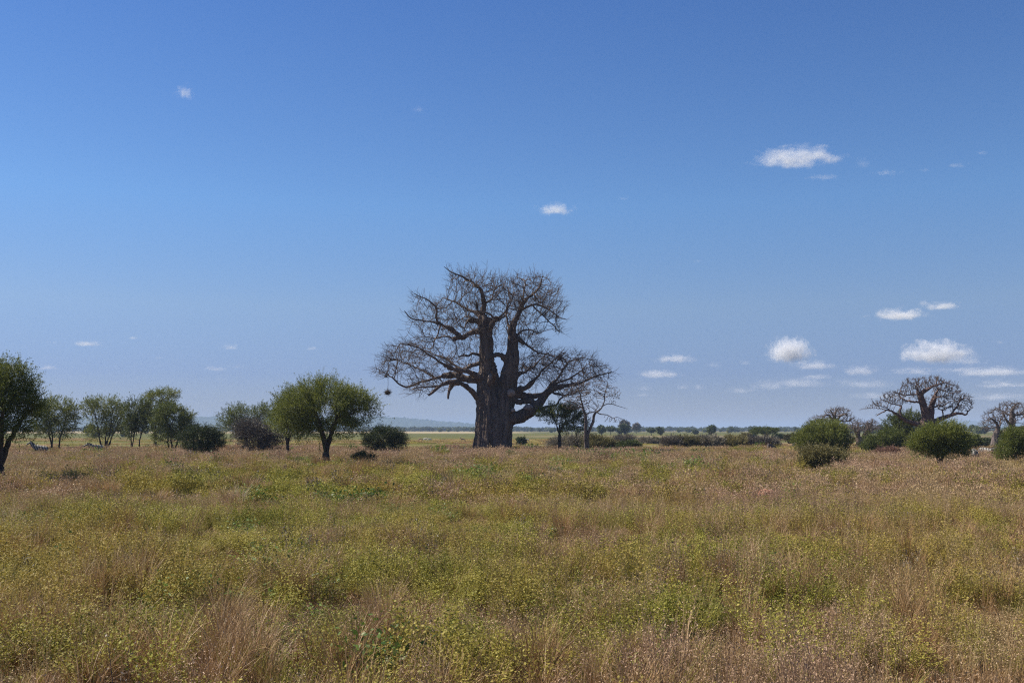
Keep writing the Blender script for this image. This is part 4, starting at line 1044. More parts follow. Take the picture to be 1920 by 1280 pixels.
def species_prob(x, y):
    """how much of each plant grows at (x, y): herb, lush, dry, seed, yellow, stalk"""
    px = 960 + x / y * FPX                      # only used to read the photograph's map of the field
    py = 805 + (H - .6) * FPX / y
    n1, n2, n3, n4 = fnoise(x, y, 7, 1, 3), fnoise(x, y, 4, 2, 3), fnoise(x, y, 3, 3, 3), fnoise(x, y, 14, 4, 2)
    g = lambda cx, cy, sx, sy: np.exp(-((px - cx) / sx) ** 2 - ((py - cy) / sy) ** 2)
    pink = 1.6 * g(880, 852, 330, 16) + 1.5 * g(330, 838, 300, 14) + .8 * g(60, 870, 200, 30) + 1.3 * g(1730, 858, 170, 16) + .6 * g(1550, 930, 500, 60) + 1.1 * g(1750, 1260, 560, 160) + .7 * g(1350, 1250, 250, 110) + .6 * g(1080, 985, 90, 25) + .7 * g(560, 1090, 90, 60) + .7 * g(30, 1240, 150, 60)
    green = 1.0 * g(950, 905, 420, 32) + .7 * g(480, 900, 350, 30) + .9 * g(250, 1050, 350, 120) + .8 * g(750, 1000, 350, 120) + .35 * g(1250, 838, 260, 9) + .7 * g(1150, 900, 400, 30) + .8 * g(120, 860, 120, 12) + .5 * g(1250, 1000, 300, 80)
    red = .7 * g(400, 1190, 200, 90) + .8 * g(720, 1150, 80, 50) + .6 * g(430, 925, 50, 14) + .6 * g(1050, 985, 90, 22) + .5 * g(1250, 1040, 300, 60) + .5 * g(1000, 1230, 260, 60)
    herb_ = np.clip(1.15 + green * 1.0 - .6 * pink + 1.5 * n1, .08, None)
    lush = np.clip(.06 + 2.2 * (n2 - .35), .01, None) * (0.4 + green) + 2.2 * g(1150, 858, 70, 5) + .8 * g(640, 1180, 70, 40) + .5 * g(560, 1010, 60, 20)
    dry = np.clip(.20 + .16 * (y < 36) + 1.5 * red + 1.6 * n3 - .1 * pink, .03, None)
    seed = np.clip(.42 + 1.6 * pink - .2 * green - 1.0 * n1 + .3 * n4, .06, None)
    yel = np.clip(.32 + .4 * n4 + .2 * green, .05, None)
    stalk = np.clip(.05 + .25 * (-n2), .01, None)
    Pm = np.stack([herb_, lush, dry, seed, yel, stalk], 1)
    return Pm / Pm.sum(1, keepdims=True)

def zone(d0, d1, dens, sets, s0, s1, r, hfun=None):
    x, y = field_pts(d0, d1, dens, r)
    if d0 < 90:      # hollows between the clumps
        k_ = (fnoise(x, y, 2.2, 31, 2) > -.24) | (r.random(len(x)) < .08); x, y = x[k_], y[k_]
    Pm = species_prob(x, y); c = np.cumsum(Pm, 1); u = r.random(len(x))[:, None]
    sp = (u > c).sum(1).clip(0, 5)
    hs = 1.0 + .42 * fnoise(x, y, 4.5, 9, 2) + .35 * fnoise(x, y, 1.4, 10, 1)
    if hfun is not None: hs = hs * hfun(x, y)
    out = []
    for k in range(6):
        m_ = sp == k
        n = int(m_.sum()); s = (s0 + (s1 - s0) * r.random(n))
        P = np.stack([x[m_], y[m_], gh(x[m_], y[m_]) - .01], 1)
        rot = np.stack([r.normal(size=n) * .09, r.normal(size=n) * .09, r.uniform(0, 6.283, n)], 1)
        scl = np.stack([s, s, s * hs[m_]], 1)
        out.append((P, rot, scl, r.integers(0, len(sets[k]), n)))
    return out
sets_n = [near_herb, near_lush, near_dry, near_seed, near_yel, near_stalk]
sets_m = [mid_herb, mid_lush, mid_dry, mid_seed, mid_yel, mid_stalk]
sets_f = [far_herb, far_lush, far_dry, far_seed, far_yel, mid_stalk]
lab = [("herbs", "yellow-green leafy herbs growing all through the grass", "herbs"), ("leafy_plants", "darker green broad-leaved plants in loose clumps", "plants"),
       ("dry_grass", "reddish-tan dry grass tufts arching over", "grass"), ("seed_grass", "pinkish-brown seeding grass in hazy drifts", "grass"),
       ("low_grass", "short yellowish grass between the herbs", "grass"), ("dead_stalks", "thin dark dead stalks poking out of the grass", "stalks")]
r_ = np.random.default_rng(99)
Zn = zone(6.0, 36, 17, sets_n, .75, 1.25, r_)
Zm = zone(36, 95, 4.6, sets_m, .75, 1.25, r_)
Zf = zone(95, 150, 1.1, sets_f, .8, 1.2, r_, lambda x, y: np.clip(1.0 - np.clip((y - 128 - 6 * fnoise(x, y, 20, 21)) / 14, 0, 1) * .75, .25, 1))
dn = {0: "in the near field", 1: "in the middle field", 2: "towards the far plain"}
for zi, (Z, st) in enumerate(((Zn, sets_n), (Zm, sets_m), (Zf, sets_f))):
    for k in range(6):
        P, rot, scl, idx = Z[k]
        if len(P):
            scatter(lab[k][0], lab[k][1] + " " + dn[zi], lab[k][2], st[k], P, rot, scl, idx)
# low litter to close the ground between the near plants
x, y = field_pts(6, 40, 7, r_)
n = len(x)
scatter("grass_litter", "matted dry stems and small leaves lying under the near plants", "grass", near_litter, np.stack([x, y, gh(x, y)], 1), np.stack([np.zeros(n), np.zeros(n), r_.uniform(0, 6.28, n)], 1), np.repeat(r_.uniform(.8, 1.3, n)[:, None], 3, 1), r_.integers(0, 2, n))
# sparse short cover further out so that the plain has texture
x, y = field_pts(146, 330, .20, r_)
n = len(x); m_ = fnoise(x, y, 25, 5, 2) > -.1; x, y = x[m_], y[m_]; n = len(x)
s = r_.uniform(.9, 1.8, n)
scatter("plain_grass", "short grass clumps scattered over the far flat", "grass", [far_yel[0], far_herb[0], far_dry[0]], np.stack([x, y, gh(x, y)], 1), np.stack([np.zeros(n), np.zeros(n), r_.uniform(0, 6.28, n)], 1), np.stack([s, s, s * .26], 1), r_.integers(0, 3, n))
# far woodland as one mass behind the counted trees
def wood_meshes():
    out = []
    for i, k in enumerate(KINDS[:3]):
        r = np.random.default_rng(300 + i)
        b = ellip_pts([((a, 0, z - .8), (rx, rx, rz), rx * rz) for a, z, rx, rz in k[1]], 160, r, .6)
        v, q, t = sprays(b, rand_unit(len(b), r), .7, 2, 1.4, r, spread=.3, wid=.8)
        v2, q2 = tubes([(np.array([[0, 0, 0], [0, 0, 3.5]]), np.array([.4, .25]))], 4)
        out.append(pm("wood_tree", join_np([(v, q, t), (v2, q2, np.zeros(len(v2)))]), k[0]))
    return out
n = 3400
D = np.concatenate([r_.uniform(1700, 2900, n), r_.uniform(1600, 3600, 2800)]); px = np.concatenate([r_.uniform(-150, 960, n), r_.uniform(900, 2100, 2800)])
x = (px - 960) / FPX * D; s = r_.uniform(.7, 1.3, len(D))
scatter("distant_woodland", "thin dark line of woodland along the whole horizon", "woodland", wood_meshes(), np.stack([x, D, gh(x, D) - .2], 1), np.stack([x * 0, x * 0, r_.uniform(0, 6.28, len(D))], 1), np.repeat(s[:, None], 3, 1), r_.integers(0, 3, len(D)))

# ------------------------------------------------------------------ clouds
def cloud_material():
    m, nt, out = newmat("cloud_vapour"); L = nt.links.new
    tc = N(nt, "ShaderNodeTexCoord"); oi = N(nt, "ShaderNodeObjectInfo")
    sc_ = N(nt, "ShaderNodeVectorMath", operation='SCALE'); sc_.inputs["Scale"].default_value = 60.0
    L(oi.outputs["Location"], sc_.inputs[0])
    sep = N(nt, "ShaderNodeSeparateXYZ"); L(tc.outputs["Object"], sep.inputs[0])
    # flattened base: the lower half is squeezed
    lt = N(nt, "ShaderNodeMath", operation='MINIMUM', i_1=0.0); L(sep.outputs["Z"], lt.inputs[0])
    gt = N(nt, "ShaderNodeMath", operation='MAXIMUM', i_1=0.0); L(sep.outputs["Z"], gt.inputs[0])
    lz = N(nt, "ShaderNodeMath", operation='MULTIPLY_ADD', i_1=1.9); L(lt.outputs[0], lz.inputs[0]); L(gt.outputs[0], lz.inputs[2])
    cm = N(nt, "ShaderNodeCombineXYZ"); L(sep.outputs["X"], cm.inputs[0]); L(sep.outputs["Y"], cm.inputs[1]); L(lz.outputs[0], cm.inputs[2])
    ln = N(nt, "ShaderNodeVectorMath", operation='LENGTH'); L(cm.outputs[0], ln.inputs[0])
    rnd = N(nt, "ShaderNodeMath", operation='MULTIPLY', i_1=90.0); L(oi.outputs["Random"], rnd.inputs[0])
    asp = N(nt, "ShaderNodeMapping"); asp.inputs["Scale"].default_value = (1.9, 1.9, 1.0); L(tc.outputs["Object"], asp.inputs[0])
    nz = N(nt, "ShaderNodeTexNoise", noise_dimensions='4D', i_Scale=1.9, i_Detail=7.0, i_Roughness=0.68)
    L(asp.outputs[0], nz.inputs["Vector"]); L(rnd.outputs[0], nz.inputs["W"])
    # density = noise * 1.5 - distance from the middle
    a = N(nt, "ShaderNodeMath", operation='MULTIPLY_ADD', i_1=3.2, i_2=-1.08); L(nz.outputs[0], a.inputs[0])
    b = N(nt, "ShaderNodeMath", operation='SUBTRACT'); L(a.outputs[0], b.inputs[0]); L(ln.outputs["Value"], b.inputs[1])
    b2 = N(nt, "ShaderNodeMath", operation='ADD'); b = (b, b2)
    c = N(nt, "ShaderNodeMapRange", i_1=0.0, i_2=0.60, i_3=0.0, i_4=1.0); at = N(nt, "ShaderNodeSeparateColor"); L(oi.outputs["Color"], at.inputs[0]); L(b[0].outputs[0], b2.inputs[0]); L(at.outputs[1], b2.inputs[1]); L(b2.outputs[0], c.inputs[0])
    d = N(nt, "ShaderNodeMath", operation='MULTIPLY'); L(c.outputs[0], d.inputs[0])
    L(at.outputs[0], d.inputs[1])
    pv = N(nt, "ShaderNodeVolumePrincipled"); pv.inputs["Color"].default_value = (0.97, 0.975, 0.98, 1)
    pv.inputs["Anisotropy"].default_value = 0.0
    L(d.outputs[0], pv.inputs["Density"]); L(pv.outputs[0], out.inputs["Volume"])
    return m
M_CLOUD = cloud_material()
def cloud(px, py, w, h, tau, label):
    """w, h in photograph pixels; all bases float near the same height; tau = optical depth across the cloud"""
    d = ray(px, py + h * .4); el = d[2] / d[1]
    D = min(1750.0 / el, 42000.0)
    c = W(px, py, D); mpp = D / FPX
    rx, rz = w * .74 * mpp, h * .84 * mpp; ry = min(rx, max(rz * 1.3, rx * .6))
    bm = bmesh.new(); bmesh.ops.create_icosphere(bm, subdivisions=3, radius=1.0)
    sd = px * .37
    for v in bm.verts:
        k = 1.0 + .16 * mnoise.noise(Vector(v.co) * 2.2 + Vector((sd, 0, 0)))
        v.co = Vector((v.co.x * k, v.co.y * k, (v.co.z if v.co.z > 0 else v.co.z * .55) * k))
    me = bpy.data.meshes.new("cloud"); bm.to_mesh(me); bm.free(); me.materials.append(M_CLOUD)
    o = link("cloud", me, label=label, category="cloud"); o.location = tuple(c); o.scale = (rx, ry, rz)
    o.color = (tau * (1.0 if tau > 4 else .72) / (2 * min(ry, rz)), .22 if tau > 4 else (.12 if tau > 1.4 else 0.0), 0, 1)
    o['group'] = "small fair-weather clouds"
CL = [
 (1492, 300, 150, 38, 2.6, "large elongated white cloud high in the right half of the sky"),
 (1560, 301, 45, 18, 1.2, "thin white tail off the right end of the large elongated cloud"),
 (1543, 334, 62, 14, .5, "faint wisp just below the large elongated cloud"),
 (1619, 308, 30, 24, .6, "small faint slanting puff right of the large elongated cloud"),
 (1662, 325, 58, 12, .35, "faint streak below and right of the slanting puff"),
 (1733, 320, 26, 9, .25, "tiny faint wisp right of the faint streak"),
 (1795, 311, 46, 10, .3, "faint thin wisp in the row of wisps high on the right"),
 (1842, 288, 24, 10, .4, "highest tiny puff near the right edge"),
 (1041, 395, 70, 24, 2.0, "lone white cloud above and right of the giant baobab's top"),
 (346, 177, 34, 28, 1.5, "highest small white puff in the upper left sky"),
 (785, 206, 28, 14, .35, "barely visible wisp high above the giant baobab"),
 (1168, 373, 26, 8, .4, "tiny wisp right of the lone cloud near the baobab's top"),
 (1686, 592, 92, 24, 2.6, "flat white cloud above the right-hand red baobab"),
 (1768, 576, 66, 16, 1.5, "thin cloud at upper right of the flat white one"),
 (1733, 569, 28, 12, 1.0, "little puff between the flat white cloud and the thin one"),
 (1481, 663, 68, 48, 6.0, "tallest heaped white cloud, rounded like a dome"),
 (1523, 687, 74, 22, 2.2, "low cloud leaning on the right foot of the domed cloud"),
 (1756, 667, 108, 42, 5.0, "big heaped cloud directly over the red baobab's crown"),
 (1812, 678, 70, 22, 1.4, "faint veil on the right shoulder of the big heaped cloud"),
 (1613, 697, 62, 22, 2.0, "small cloud between the domed cloud and the big heaped one"),
 (1266, 675, 70, 19, 1.9, "small white cloud, upper of the stack right of the giant baobab"),
 (1233, 703, 76, 16, 1.7, "small cloud just under the upper one right of the baobab"),
 (1280, 726, 26, 13, 1.3, "left one of two little puffs side by side, low right of centre"),
 (1309, 727, 26, 13, 1.3, "right one of two little puffs side by side, low right of centre"),
 (1338, 685, 36, 16, .6, "pale soft puff left of the domed cloud"),
 (1397, 681, 24, 12, .8, "tiny puff nearest the domed cloud on its left"),
 (1208, 729, 46, 12, .6, "faint cloud low beside the dead bare tree"),
 (1207, 741, 36, 9, .7, "lowest faint cloud beside the dead bare tree"),
 (1386, 733, 62, 16, .9, "pale flat cloud low under the tiny puffs"),
 (1442, 725, 70, 28, 1.3, "ragged pale cloud under the domed cloud"),
 (1532, 708, 64, 14, .9, "pale flat cloud just under the low leaning one"),
 (1500, 720, 130, 26, 1.1, "wide faint cloud bank under the domed cloud"),
 (1620, 722, 120, 24, 1.0, "wide faint cloud bank above the small baobab group"),
 (1850, 699, 150, 22, 1.6, "long flat cloud at the right edge above the edge baobab"),
 (1715, 697, 100, 18, 1.0, "flat pale cloud touching the top of the red baobab's crown"),
 (1880, 722, 110, 18, 1.2, "flat cloud at the right edge, second from the bottom"),
 (1870, 745, 130, 18, 1.0, "lowest faint cloud at the right edge"),
 (1660, 744, 150, 18, .8, "lowest pale bank left of the red baobab"),
 (1874, 642, 26, 10, .4, "tiny faint puff right of the big heaped cloud"),
 (163, 645, 48, 12, 1.5, "small flat cloud in the low left sky"),
 (250, 634, 20, 7, 1.3, "tiny cloud right of the small flat one on the left"),
 (90, 690, 42, 11, 1.4, "flat little cloud above the left row of acacias"),
 (434, 652, 36, 14, 1.3, "small puff above the pale feathery acacia"),
 (584, 654, 28, 9, 1.0, "tiny flat cloud above the broad thorn tree"),
 (404, 692, 48, 11, 1.0, "thin flat cloud below the small puff"),
 (446, 688, 40, 12, .35, "faint haze on the right of the thin flat cloud"),
 (297, 671, 18, 7, .6, "very small faint cloud over the left row"),
 (412, 711, 20, 7, .5, "faintest low cloud above the round bush"),
 (98, 642, 22, 8, .3, "faint trace of cloud left of the small flat one"),
 (1308, 490, 24, 10, .2, "almost invisible wisp in the middle right sky"),
]
for c_ in CL: cloud(*c_)

# ------------------------------------------------------------------ animals
def zebra_mat():
    m, nt, out = newmat("zebra_coat"); L = nt.links.new
    tc = N(nt, "ShaderNodeTexCoord"); mp = N(nt, "ShaderNodeMapping"); mp.inputs["Rotation"].default_value = (0, .5, 0)
    L(tc.outputs["Object"], mp.inputs[0])
    wv = N(nt, "ShaderNodeTexWave", i_Scale=1.35, i_Distortion=1.2, i_Detail=1.5); wv.inputs["Detail Scale"].default_value = 1.3
    L(mp.outputs[0], wv.inputs["Vector"])
    c = ramp(nt, wv.outputs[0], [(.50, (.03, .026, .022)), (.60, (.28, .26, .22))])
    p = N(nt, "ShaderNodeBsdfPrincipled", i_Roughness=.7); L(c, p.inputs["Base Color"]); L(p.outputs[0], out.inputs[0]); return m
def plain(name, col, rough=.8):
    m, nt, out = newmat(name)
    p = N(nt, "ShaderNodeBsdfPrincipled", i_Roughness=rough)
    nz = N(nt, "ShaderNodeTexNoise", i_Scale=6.0, i_Detail=5.0); tc = N(nt, "ShaderNodeTexCoord"); nt.links.new(tc.outputs["Object"], nz.inputs["Vector"])
    c = ramp(nt, nz.outputs[0], [(.3, tuple(x * .65 for x in col)), (.7, tuple(x * 1.2 for x in col))])
    nt.links.new(c, p.inputs["Base Color"]); nt.links.new(p.outputs[0], out.inputs[0]); return m
M_ZEB, M_BLACK, M_WILD, M_GAZ, M_WHITEH = zebra_mat(), plain("dark_hair", (.02, .018, .016)), plain("dark_hide", (.045, .036, .032)), plain("fawn_hide", (.42, .28, .16)), plain("pale_hide", (.62, .57, .48))

def skin_mesh(name, nodes, edges, mat):
    """nodes: (xyz, radius); one continuous body through a skin modifier"""
    me = bpy.data.meshes.new(name); me.from_pydata([n[0] for n in nodes], edges, [])
    o = bpy.data.objects.new(name, me); COL.objects.link(o)
    md = o.modifiers.new("s", 'SKIN'); md.use_smooth_shade = True
    for i, n in enumerate(nodes):
        sv = me.skin_vertices[0].data[i]; rx = n[1] if isinstance(n[1], tuple) else (n[1], n[1]); sv.radius = rx; sv.use_root = (i == 0)
    o.modifiers.new("u", 'SUBSURF').levels = 2; o.modifiers["u"].render_levels = 2
    dg = bpy.context.evaluated_depsgraph_get(); dg.update()
    m2 = bpy.data.meshes.new_from_object(o.evaluated_get(dg)); bpy.data.objects.remove(o)
    m2.materials.clear(); m2.materials.append(mat); m2.name = name
    m2.polygons.foreach_set("use_smooth", np.ones(len(m2.polygons), bool))
    return m2

def equid(label, name, cat, loc, rz, head=0.0, coat=None, s=1.0, mane=True, hump=0.0, horns=0, belly=1.0, neckl=1.0, group=None):
    """head: 0 raised .. 1 grazing; faces local -X"""
    root = thing(name, label, cat, loc, group, rz); root.scale = (s, s, s)
    nb = (-.62, 0, 1.13 + hump * .1)
    nt_ = (-.62 - .42 * neckl, 0, 1.52 - head * 1.0); pl = (-.62 - .50 * neckl, 0, 1.60 - head * 1.12); mz = (-.62 - .50 * neckl - .40 + head * .12, 0, 1.34 - head * 1.12)
    mid = tuple((np.array(nb) + np.array(nt_)) / 2 + np.array((0, 0, -.03)))
    nd = [((.52, 0, 1.02), (.25, .29)), ((.12, 0, .99), (.27 * belly, .30 * belly)), ((-.35, 0, 1.02 + hump * .08), (.25, .31)), (nb, (.19, .27)), (mid, (.14, .21)), (nt_, (.11, .15)), (pl, (.10, .12)),
          (tuple((np.array(pl) + np.array(mz)) / 2), (.085, .095)), (mz, (.06, .06)), ((.76, 0, 1.0), (.19, .23))]
    ed = [(0, 1), (1, 2), (2, 3), (3, 4), (4, 5), (5, 6), (6, 7), (7, 8), (0, 9)]
    def leg(parent, P):
        p = parent
        for c_, r_x in P: nd.append((c_, r_x)); ed.append((p, len(nd) - 1)); p = len(nd) - 1
    for sy in (-1, 1):
        leg(0, [((.60, .15 * sy, .78), .14), ((.50 + .06 * sy, .16 * sy, .60), .085), ((.74 + .06 * sy, .15 * sy, .42), .05), ((.69 + .06 * sy, .15 * sy, .08), .035), ((.65 + .06 * sy, .15 * sy, .01), .045)])
        leg(2, [((-.42, .14 * sy, .78), .10), ((-.44 - .05 * sy, .14 * sy, .48), .055), ((-.43 - .05 * sy, .14 * sy, .10), .033), ((-.46 - .05 * sy, .14 * sy, .01), .045)])
    link("body", skin_mesh("body", nd, ed, coat), root)
    plv = np.array(pl)
    def cone(nm, a, b, r0, r1, mt, sides=7):
        V, Q = tubes([(np.array([a, (np.array(a) + np.array(b)) / 2, b]), np.array([r0, (r0 + r1) / 1.8, r1]))], sides)
        return link(nm, mesh_np(nm, V, Q, mat=mt, smooth=True), root)
    for sy in (-1, 1):
        cone("ear", tuple(plv + (0.03, .06 * sy, .06)), tuple(plv + (0.04, .10 * sy, .22)), .035, .008, coat)
        if horns: cone("horn", tuple(plv + (0, .05 * sy, .08)), tuple(plv + (.02, .28 * sy if horns > 1 else .08 * sy, .18 if horns > 1 else .32)), .03, .008, M_BLACK)
        e_ = knob(root, plv * .62 + np.array(mz) * .38 + np.array((0, .085 * sy, .03)), .018, M_BLACK, "eye")
    if mane:
        a = np.array(nb) + (0, 0, .20); b = plv + (.03, 0, .10); n_ = 90; r = np.random.default_rng(3)
        t = r.random(n_); P0 = a + (b - a) * t[:, None] + np.stack([0 * t, r.normal(size=n_) * .01, -.02 + 0 * t], 1)
        A_ = norm(np.stack([.35 + 0 * t + r.normal(size=n_) * .1, r.normal(size=n_) * .15, 1 + 0 * t], 1)); B_ = norm(np.cross(A_, r.normal(size=(n_, 3))))
        V, Q, t_ = leaves(P0, A_, B_, np.full(n_, .14), np.full(n_, .03), t); link("mane", mesh_np("mane", V, Q, mat=M_BLACK if coat is not M_ZEB else M_ZEB), root)
    V, Q = tubes([(np.array([(.90, 0, 1.08), (1.0, 0, .92), (1.02, 0, .68), (.99, 0, .45)]), np.array([.04, .03, .035, .015]))], 6)
    link("tail", mesh_np("tail", V, Q, mat=M_BLACK, smooth=True), root)
    return root
def at_px(px, D):
    x = W(px, 805, D)[0]; return (x, D, float(gh(x, D)) + .0)
equid("zebra with its head raised, walking left past the edge tree", "zebra", "zebra", at_px(78, 108), R(4), 0.0, M_ZEB, 1.02, group="zebras in the tall grass")
equid("zebra with lowered head between the second and third acacias on the left", "zebra", "zebra", at_px(184, 113), R(28), 0.22, M_ZEB, .98, group="zebras in the tall grass")
equid("zebra seen from behind at the right foot of the broad leafy acacia", "zebra", "zebra", at_px(1825, 92), R(-105), 0.8, M_ZEB, .95, group="zebras in the tall grass")
equid("zebra standing side-on in front of the edge baobab's trunk, dark animal behind it", "zebra", "zebra", at_px(1847, 98), R(-60), 0.9, M_ZEB, .95, group="zebras in the tall grass")
equid("dark wildebeest right behind the side-on zebra near the right edge", "wildebeest", "wildebeest", at_px(1862, 101), R(150), .9, M_WILD, .95, hump=1, horns=2)
equid("dark wildebeest grazing in the open grass left of the big dome bush", "wildebeest", "wildebeest", at_px(1446, 118), R(40), 1.0, M_WILD, .9, hump=1, horns=2)
equid("dark wildebeest with only its back showing, close to the dome bush's left side", "wildebeest", "wildebeest", at_px(1487, 128), R(80), .9, M_WILD, .9, hump=1, horns=2)
for px, D, rz, h_, ct, lb in [(789, 255, 0, .9, M_GAZ, "brownish antelope grazing on the green flat, leftmost of the far herd"), (797, 258, 170, .2, M_WHITEH, "pale antelope standing right beside the leftmost far one"),
    (806, 250, 30, .8, M_WHITEH, "pale antelope on the tan strip, third of the far herd"), (868, 252, 10, .1, M_GAZ, "pale antelope alone, nearest the giant baobab's left side"), (988, 245, 0, .8, M_WHITEH, "whitish antelope right of the tiny round bush")]:
    equid(lb, "antelope", "antelope", at_px(px, D), R(rz), h_, ct, .62, mane=False, horns=1, belly=.85, neckl=1.1)

# ------------------------------------------------------------------ nests in the giant baobab
def nest(label, zx, zy, dz, rad, hang):
    p = W(690 + zx / 3.368, 490 + zy / 3.368, DB + dz); p[1] = DB + dz
    r = np.random.default_rng(int(zx))
    root = thing("weaver_nest", label, "nest", tuple(p))
    b = ellip_pts([((0, 0, 0), (rad * .8, rad * .7, rad * .8), 1)], 160, r, .5)
    V, Q, t = sprays(b, rand_unit(160, r), rad * .7, 4, rad * .45, r, spread=rad * .12, wid=.12)
    link("straw", mesh_np("straw", V, Q, mat=M_NEST), root)
    knob(root, (0, 0, 0), rad * .75, M_NEST, "nest_ball", squash=(1.15, .8, .85))
    V, Q = tubes([(np.array([(0, 0, rad * .5), (.05, 0, hang * .5), (0, .03, hang)]), np.array([.03, .025, .025]))], 5)
    link("twig", mesh_np("twig", V, Q, mat=M_BAOTWIG), root)
nest("dark straw weaver nest hanging from the giant baobab's lowest left branch tip", 124, 828, 1.6, .42, 2.1)
nest("small dark nest on a twig above the larger hanging one, far left of the crown", 112, 724, 1.9, .22, .25)
nest("bulky dark stick nest high in the fork of the giant baobab's left stem", 660, 372, -.8, .62, .5)

# ------------------------------------------------------------------ earth mound and single plants in the near grass
def ground_pt(px, py):
    d = ray(px, py); t = H / -d[2]; x, y = d[0] * t, d[1] * t
    return (x, y, float(gh(x, y)))
M_EARTH = bark_mat("red_earth", (0.24, 0.11, 0.07), (0.42, 0.21, 0.14), (3, 3, 3), .8)
gx = ground_pt(1440, 953)
root = thing("earth_mound", "low reddish-brown termite mound poking out of the grass, right of centre", "mound", gx)
bm = bmesh.new(); bmesh.ops.create_icosphere(bm, subdivisions=4, radius=1.0)
for v in bm.verts:
    k = 1 + .22 * mnoise.noise(Vector(v.co) * 2.5) + .08 * mnoise.noise(Vector(v.co) * 8)
    v.co = Vector((v.co.x * .62 * k, v.co.y * .5 * k, max(v.co.z, -.1) * .76 * k))
me = bpy.data.meshes.new("mound"); bm.to_mesh(me); bm.free(); me.materials.append(M_EARTH)
for p_ in me.polygons: p_.use_smooth = True
link("mound", me, root)

M_BRIGHT = foliage_mat("bright_leaf", [(0, (0.12, 0.14, 0.03)), (.5, (0.26, 0.27, 0.06)), (1, (0.42, 0.38, 0.12))], .4)
M_PALE = foliage_mat("pale_dry_blade", [(0, (0.32, 0.22, 0.14)), (.5, (0.5, 0.38, 0.26)), (1, (0.68, 0.56, 0.40))], .25)
def single(name, label, cat, px, py, fn, mat, part="leaves", rz=0.0):
    root = thing(name, label, cat, ground_pt(px, py), rotz=rz)
    V, Q, t = fn(np.random.default_rng(int(px * 7 + py)))
    link(part, mesh_np(part, V, Q, mat=mat, attr=t), root)
    return root
def sapling(r, h, k, leaf, n=5):
    V, Q, t, C = blades(n, r, .05, h * .6, h, .014, .5, 4)
    s = r.integers(0, n, k); u = .35 + .65 * r.random(k) ** .7; fi = u * 4; i0 = np.minimum(fi.astype(int), 3); f = (fi - i0)[:, None]
    p = C[s, i0] * (1 - f) + C[s, i0 + 1] * f
    a = r.uniform(0, 6.28, k); A = norm(np.stack([np.cos(a), np.sin(a), r.normal(size=k) * .3 - .25], 1)); B = norm(np.cross(A, norm(r.normal(size=(k, 3)) * .3 + np.array([0, 0, 1]))))
    p = p + A * .02
    lf = leaf * (.6 + .7 * r.random(k)); return join_np([(V, Q, t * .2), leaves(p, A, B, lf, lf * .42, .4 + .6 * r.random(k))])
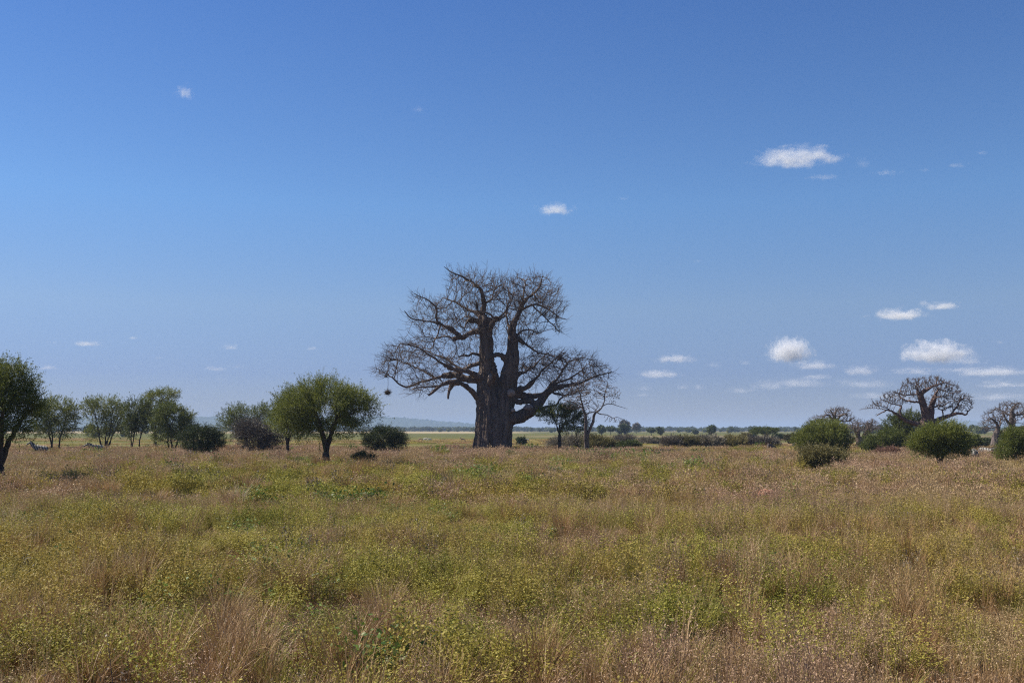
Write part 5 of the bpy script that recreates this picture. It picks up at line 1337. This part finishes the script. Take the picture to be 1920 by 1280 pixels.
for nm, lb, px, py, h, k, lf, mt in [
    ("sapling", "bright yellow-green sapling with long drooping leaves, bottom edge right of centre", 1236, 1290, .86, 70, .085, M_BRIGHT),
    ("sapling", "lower leafy sprig at the left foot of the bright sapling", 1208, 1310, .48, 50, .085, M_BRIGHT),
    ("leafy_plant", "yellowish drooping plant left of centre, among grey stalks", 462, 1112, 1.0, 110, .10, M_BRIGHT),
    ("leafy_plant", "yellow-green leafy plant right beside the drooping one", 492, 1108, .85, 80, .09, M_BRIGHT),
    ("leafy_plant", "glossy green low plant beside a dark hollow, lower left of centre", 600, 1205, .55, 170, .075, M_LUSH),
    ("leafy_plant", "glossy green plant just right of the dry fan-shaped tuft", 665, 1225, .5, 140, .07, M_LUSH),
    ("leafy_plant", "broad green plant in front of the bare tree, left of three", 1135, 872, .8, 160, .2, M_LUSH),
    ("leafy_plant", "broad green plant in front of the bare tree, middle of three", 1160, 873, .85, 160, .2, M_LUSH),
    ("leafy_plant", "broad green plant in front of the bare tree, right of three", 1192, 874, .75, 140, .2, M_LUSH),
    ("leafy_plant", "tall green herb standing clear in the open grass left of centre", 906, 918, 1.0, 120, .12, M_LUSH),
    ("leafy_plant", "bright leafy plant in the grass below the leafy acacia on the right", 1810, 915, .9, 140, .12, M_BRIGHT)]:
    single(nm, lb, "plant", px, py, lambda r, h=h, k=k, lf=lf: sapling(r, h, k, lf, 7), mt)
for lb, px, py, n, h0, h1, ar, w, mt in [
    ("large reddish dry tuft fanning out, lower left quarter", 415, 1235, 520, .5, 1.15, 1.3, .006, M_DRY),
    ("dry fan-shaped tuft leaning left with thin straight stems, below centre", 722, 1215, 420, .5, 1.05, 1.0, .006, M_DRY),
    ("rusty tuft with a pale curling top, upper left field", 432, 962, 420, .5, 1.2, 1.0, .009, M_DRY),
    ("pale curling grass plume above the rusty tuft", 447, 958, 60, .9, 1.45, 1.1, .011, M_PALE),
    ("pale grass plume bending right near the left edge", 20, 1010, 70, .6, 1.2, 1.4, .009, M_PALE),
    ("reddish seeding tuft in the middle field right of centre", 1060, 1015, 480, .4, .95, .8, .008, M_DRY),
    ("brown tuft with a dark hollow at its foot, lower left of centre", 548, 1150, 420, .5, 1.1, 1.5, .006, M_DRY),
    ("greenish tall tuft with upright stems, lower centre right", 1195, 1130, 460, .5, 1.15, .8, .006, M_YEL),
    ("pale straw clump at the bottom left corner", 30, 1262, 300, .3, .7, 2.0, .007, M_PALE),
    ("tangle of pale bent stems along the bottom edge, left of centre", 505, 1292, 160, .4, .8, 2.2, .007, M_PALE)]:
    single("grass_tuft", lb, "grass tuft", px, py, lambda r, n=n, h0=h0, h1=h1, ar=ar, w=w: blades(n, r, .14, h0, h1, w, ar, 6)[:3], mt, part="blades")
for lb, px, py, h in [("dark upright dead stalk alone at the left edge field", 58, 1118, .85), ("dark knotted dead stalk left of centre", 547, 1080, .9), ("second dark knotted stalk beside the first, nearer the centre", 577, 1082, .85),
    ("dark dead stalk in the middle field below the baobab", 975, 1015, .9), ("grey dead stalk low in the right field", 1702, 1110, .95), ("dark thin stalk in the left shade, above the grass", 92, 938, 1.0), ("dark thin stalk right of the first in the left shade", 130, 945, .95)]:
    single("dead_stalk", lb, "stalk", px, py, lambda r, h=h: panicle(r, .05, h, 3, 90, .05, .022), M_STALK, part="stems")
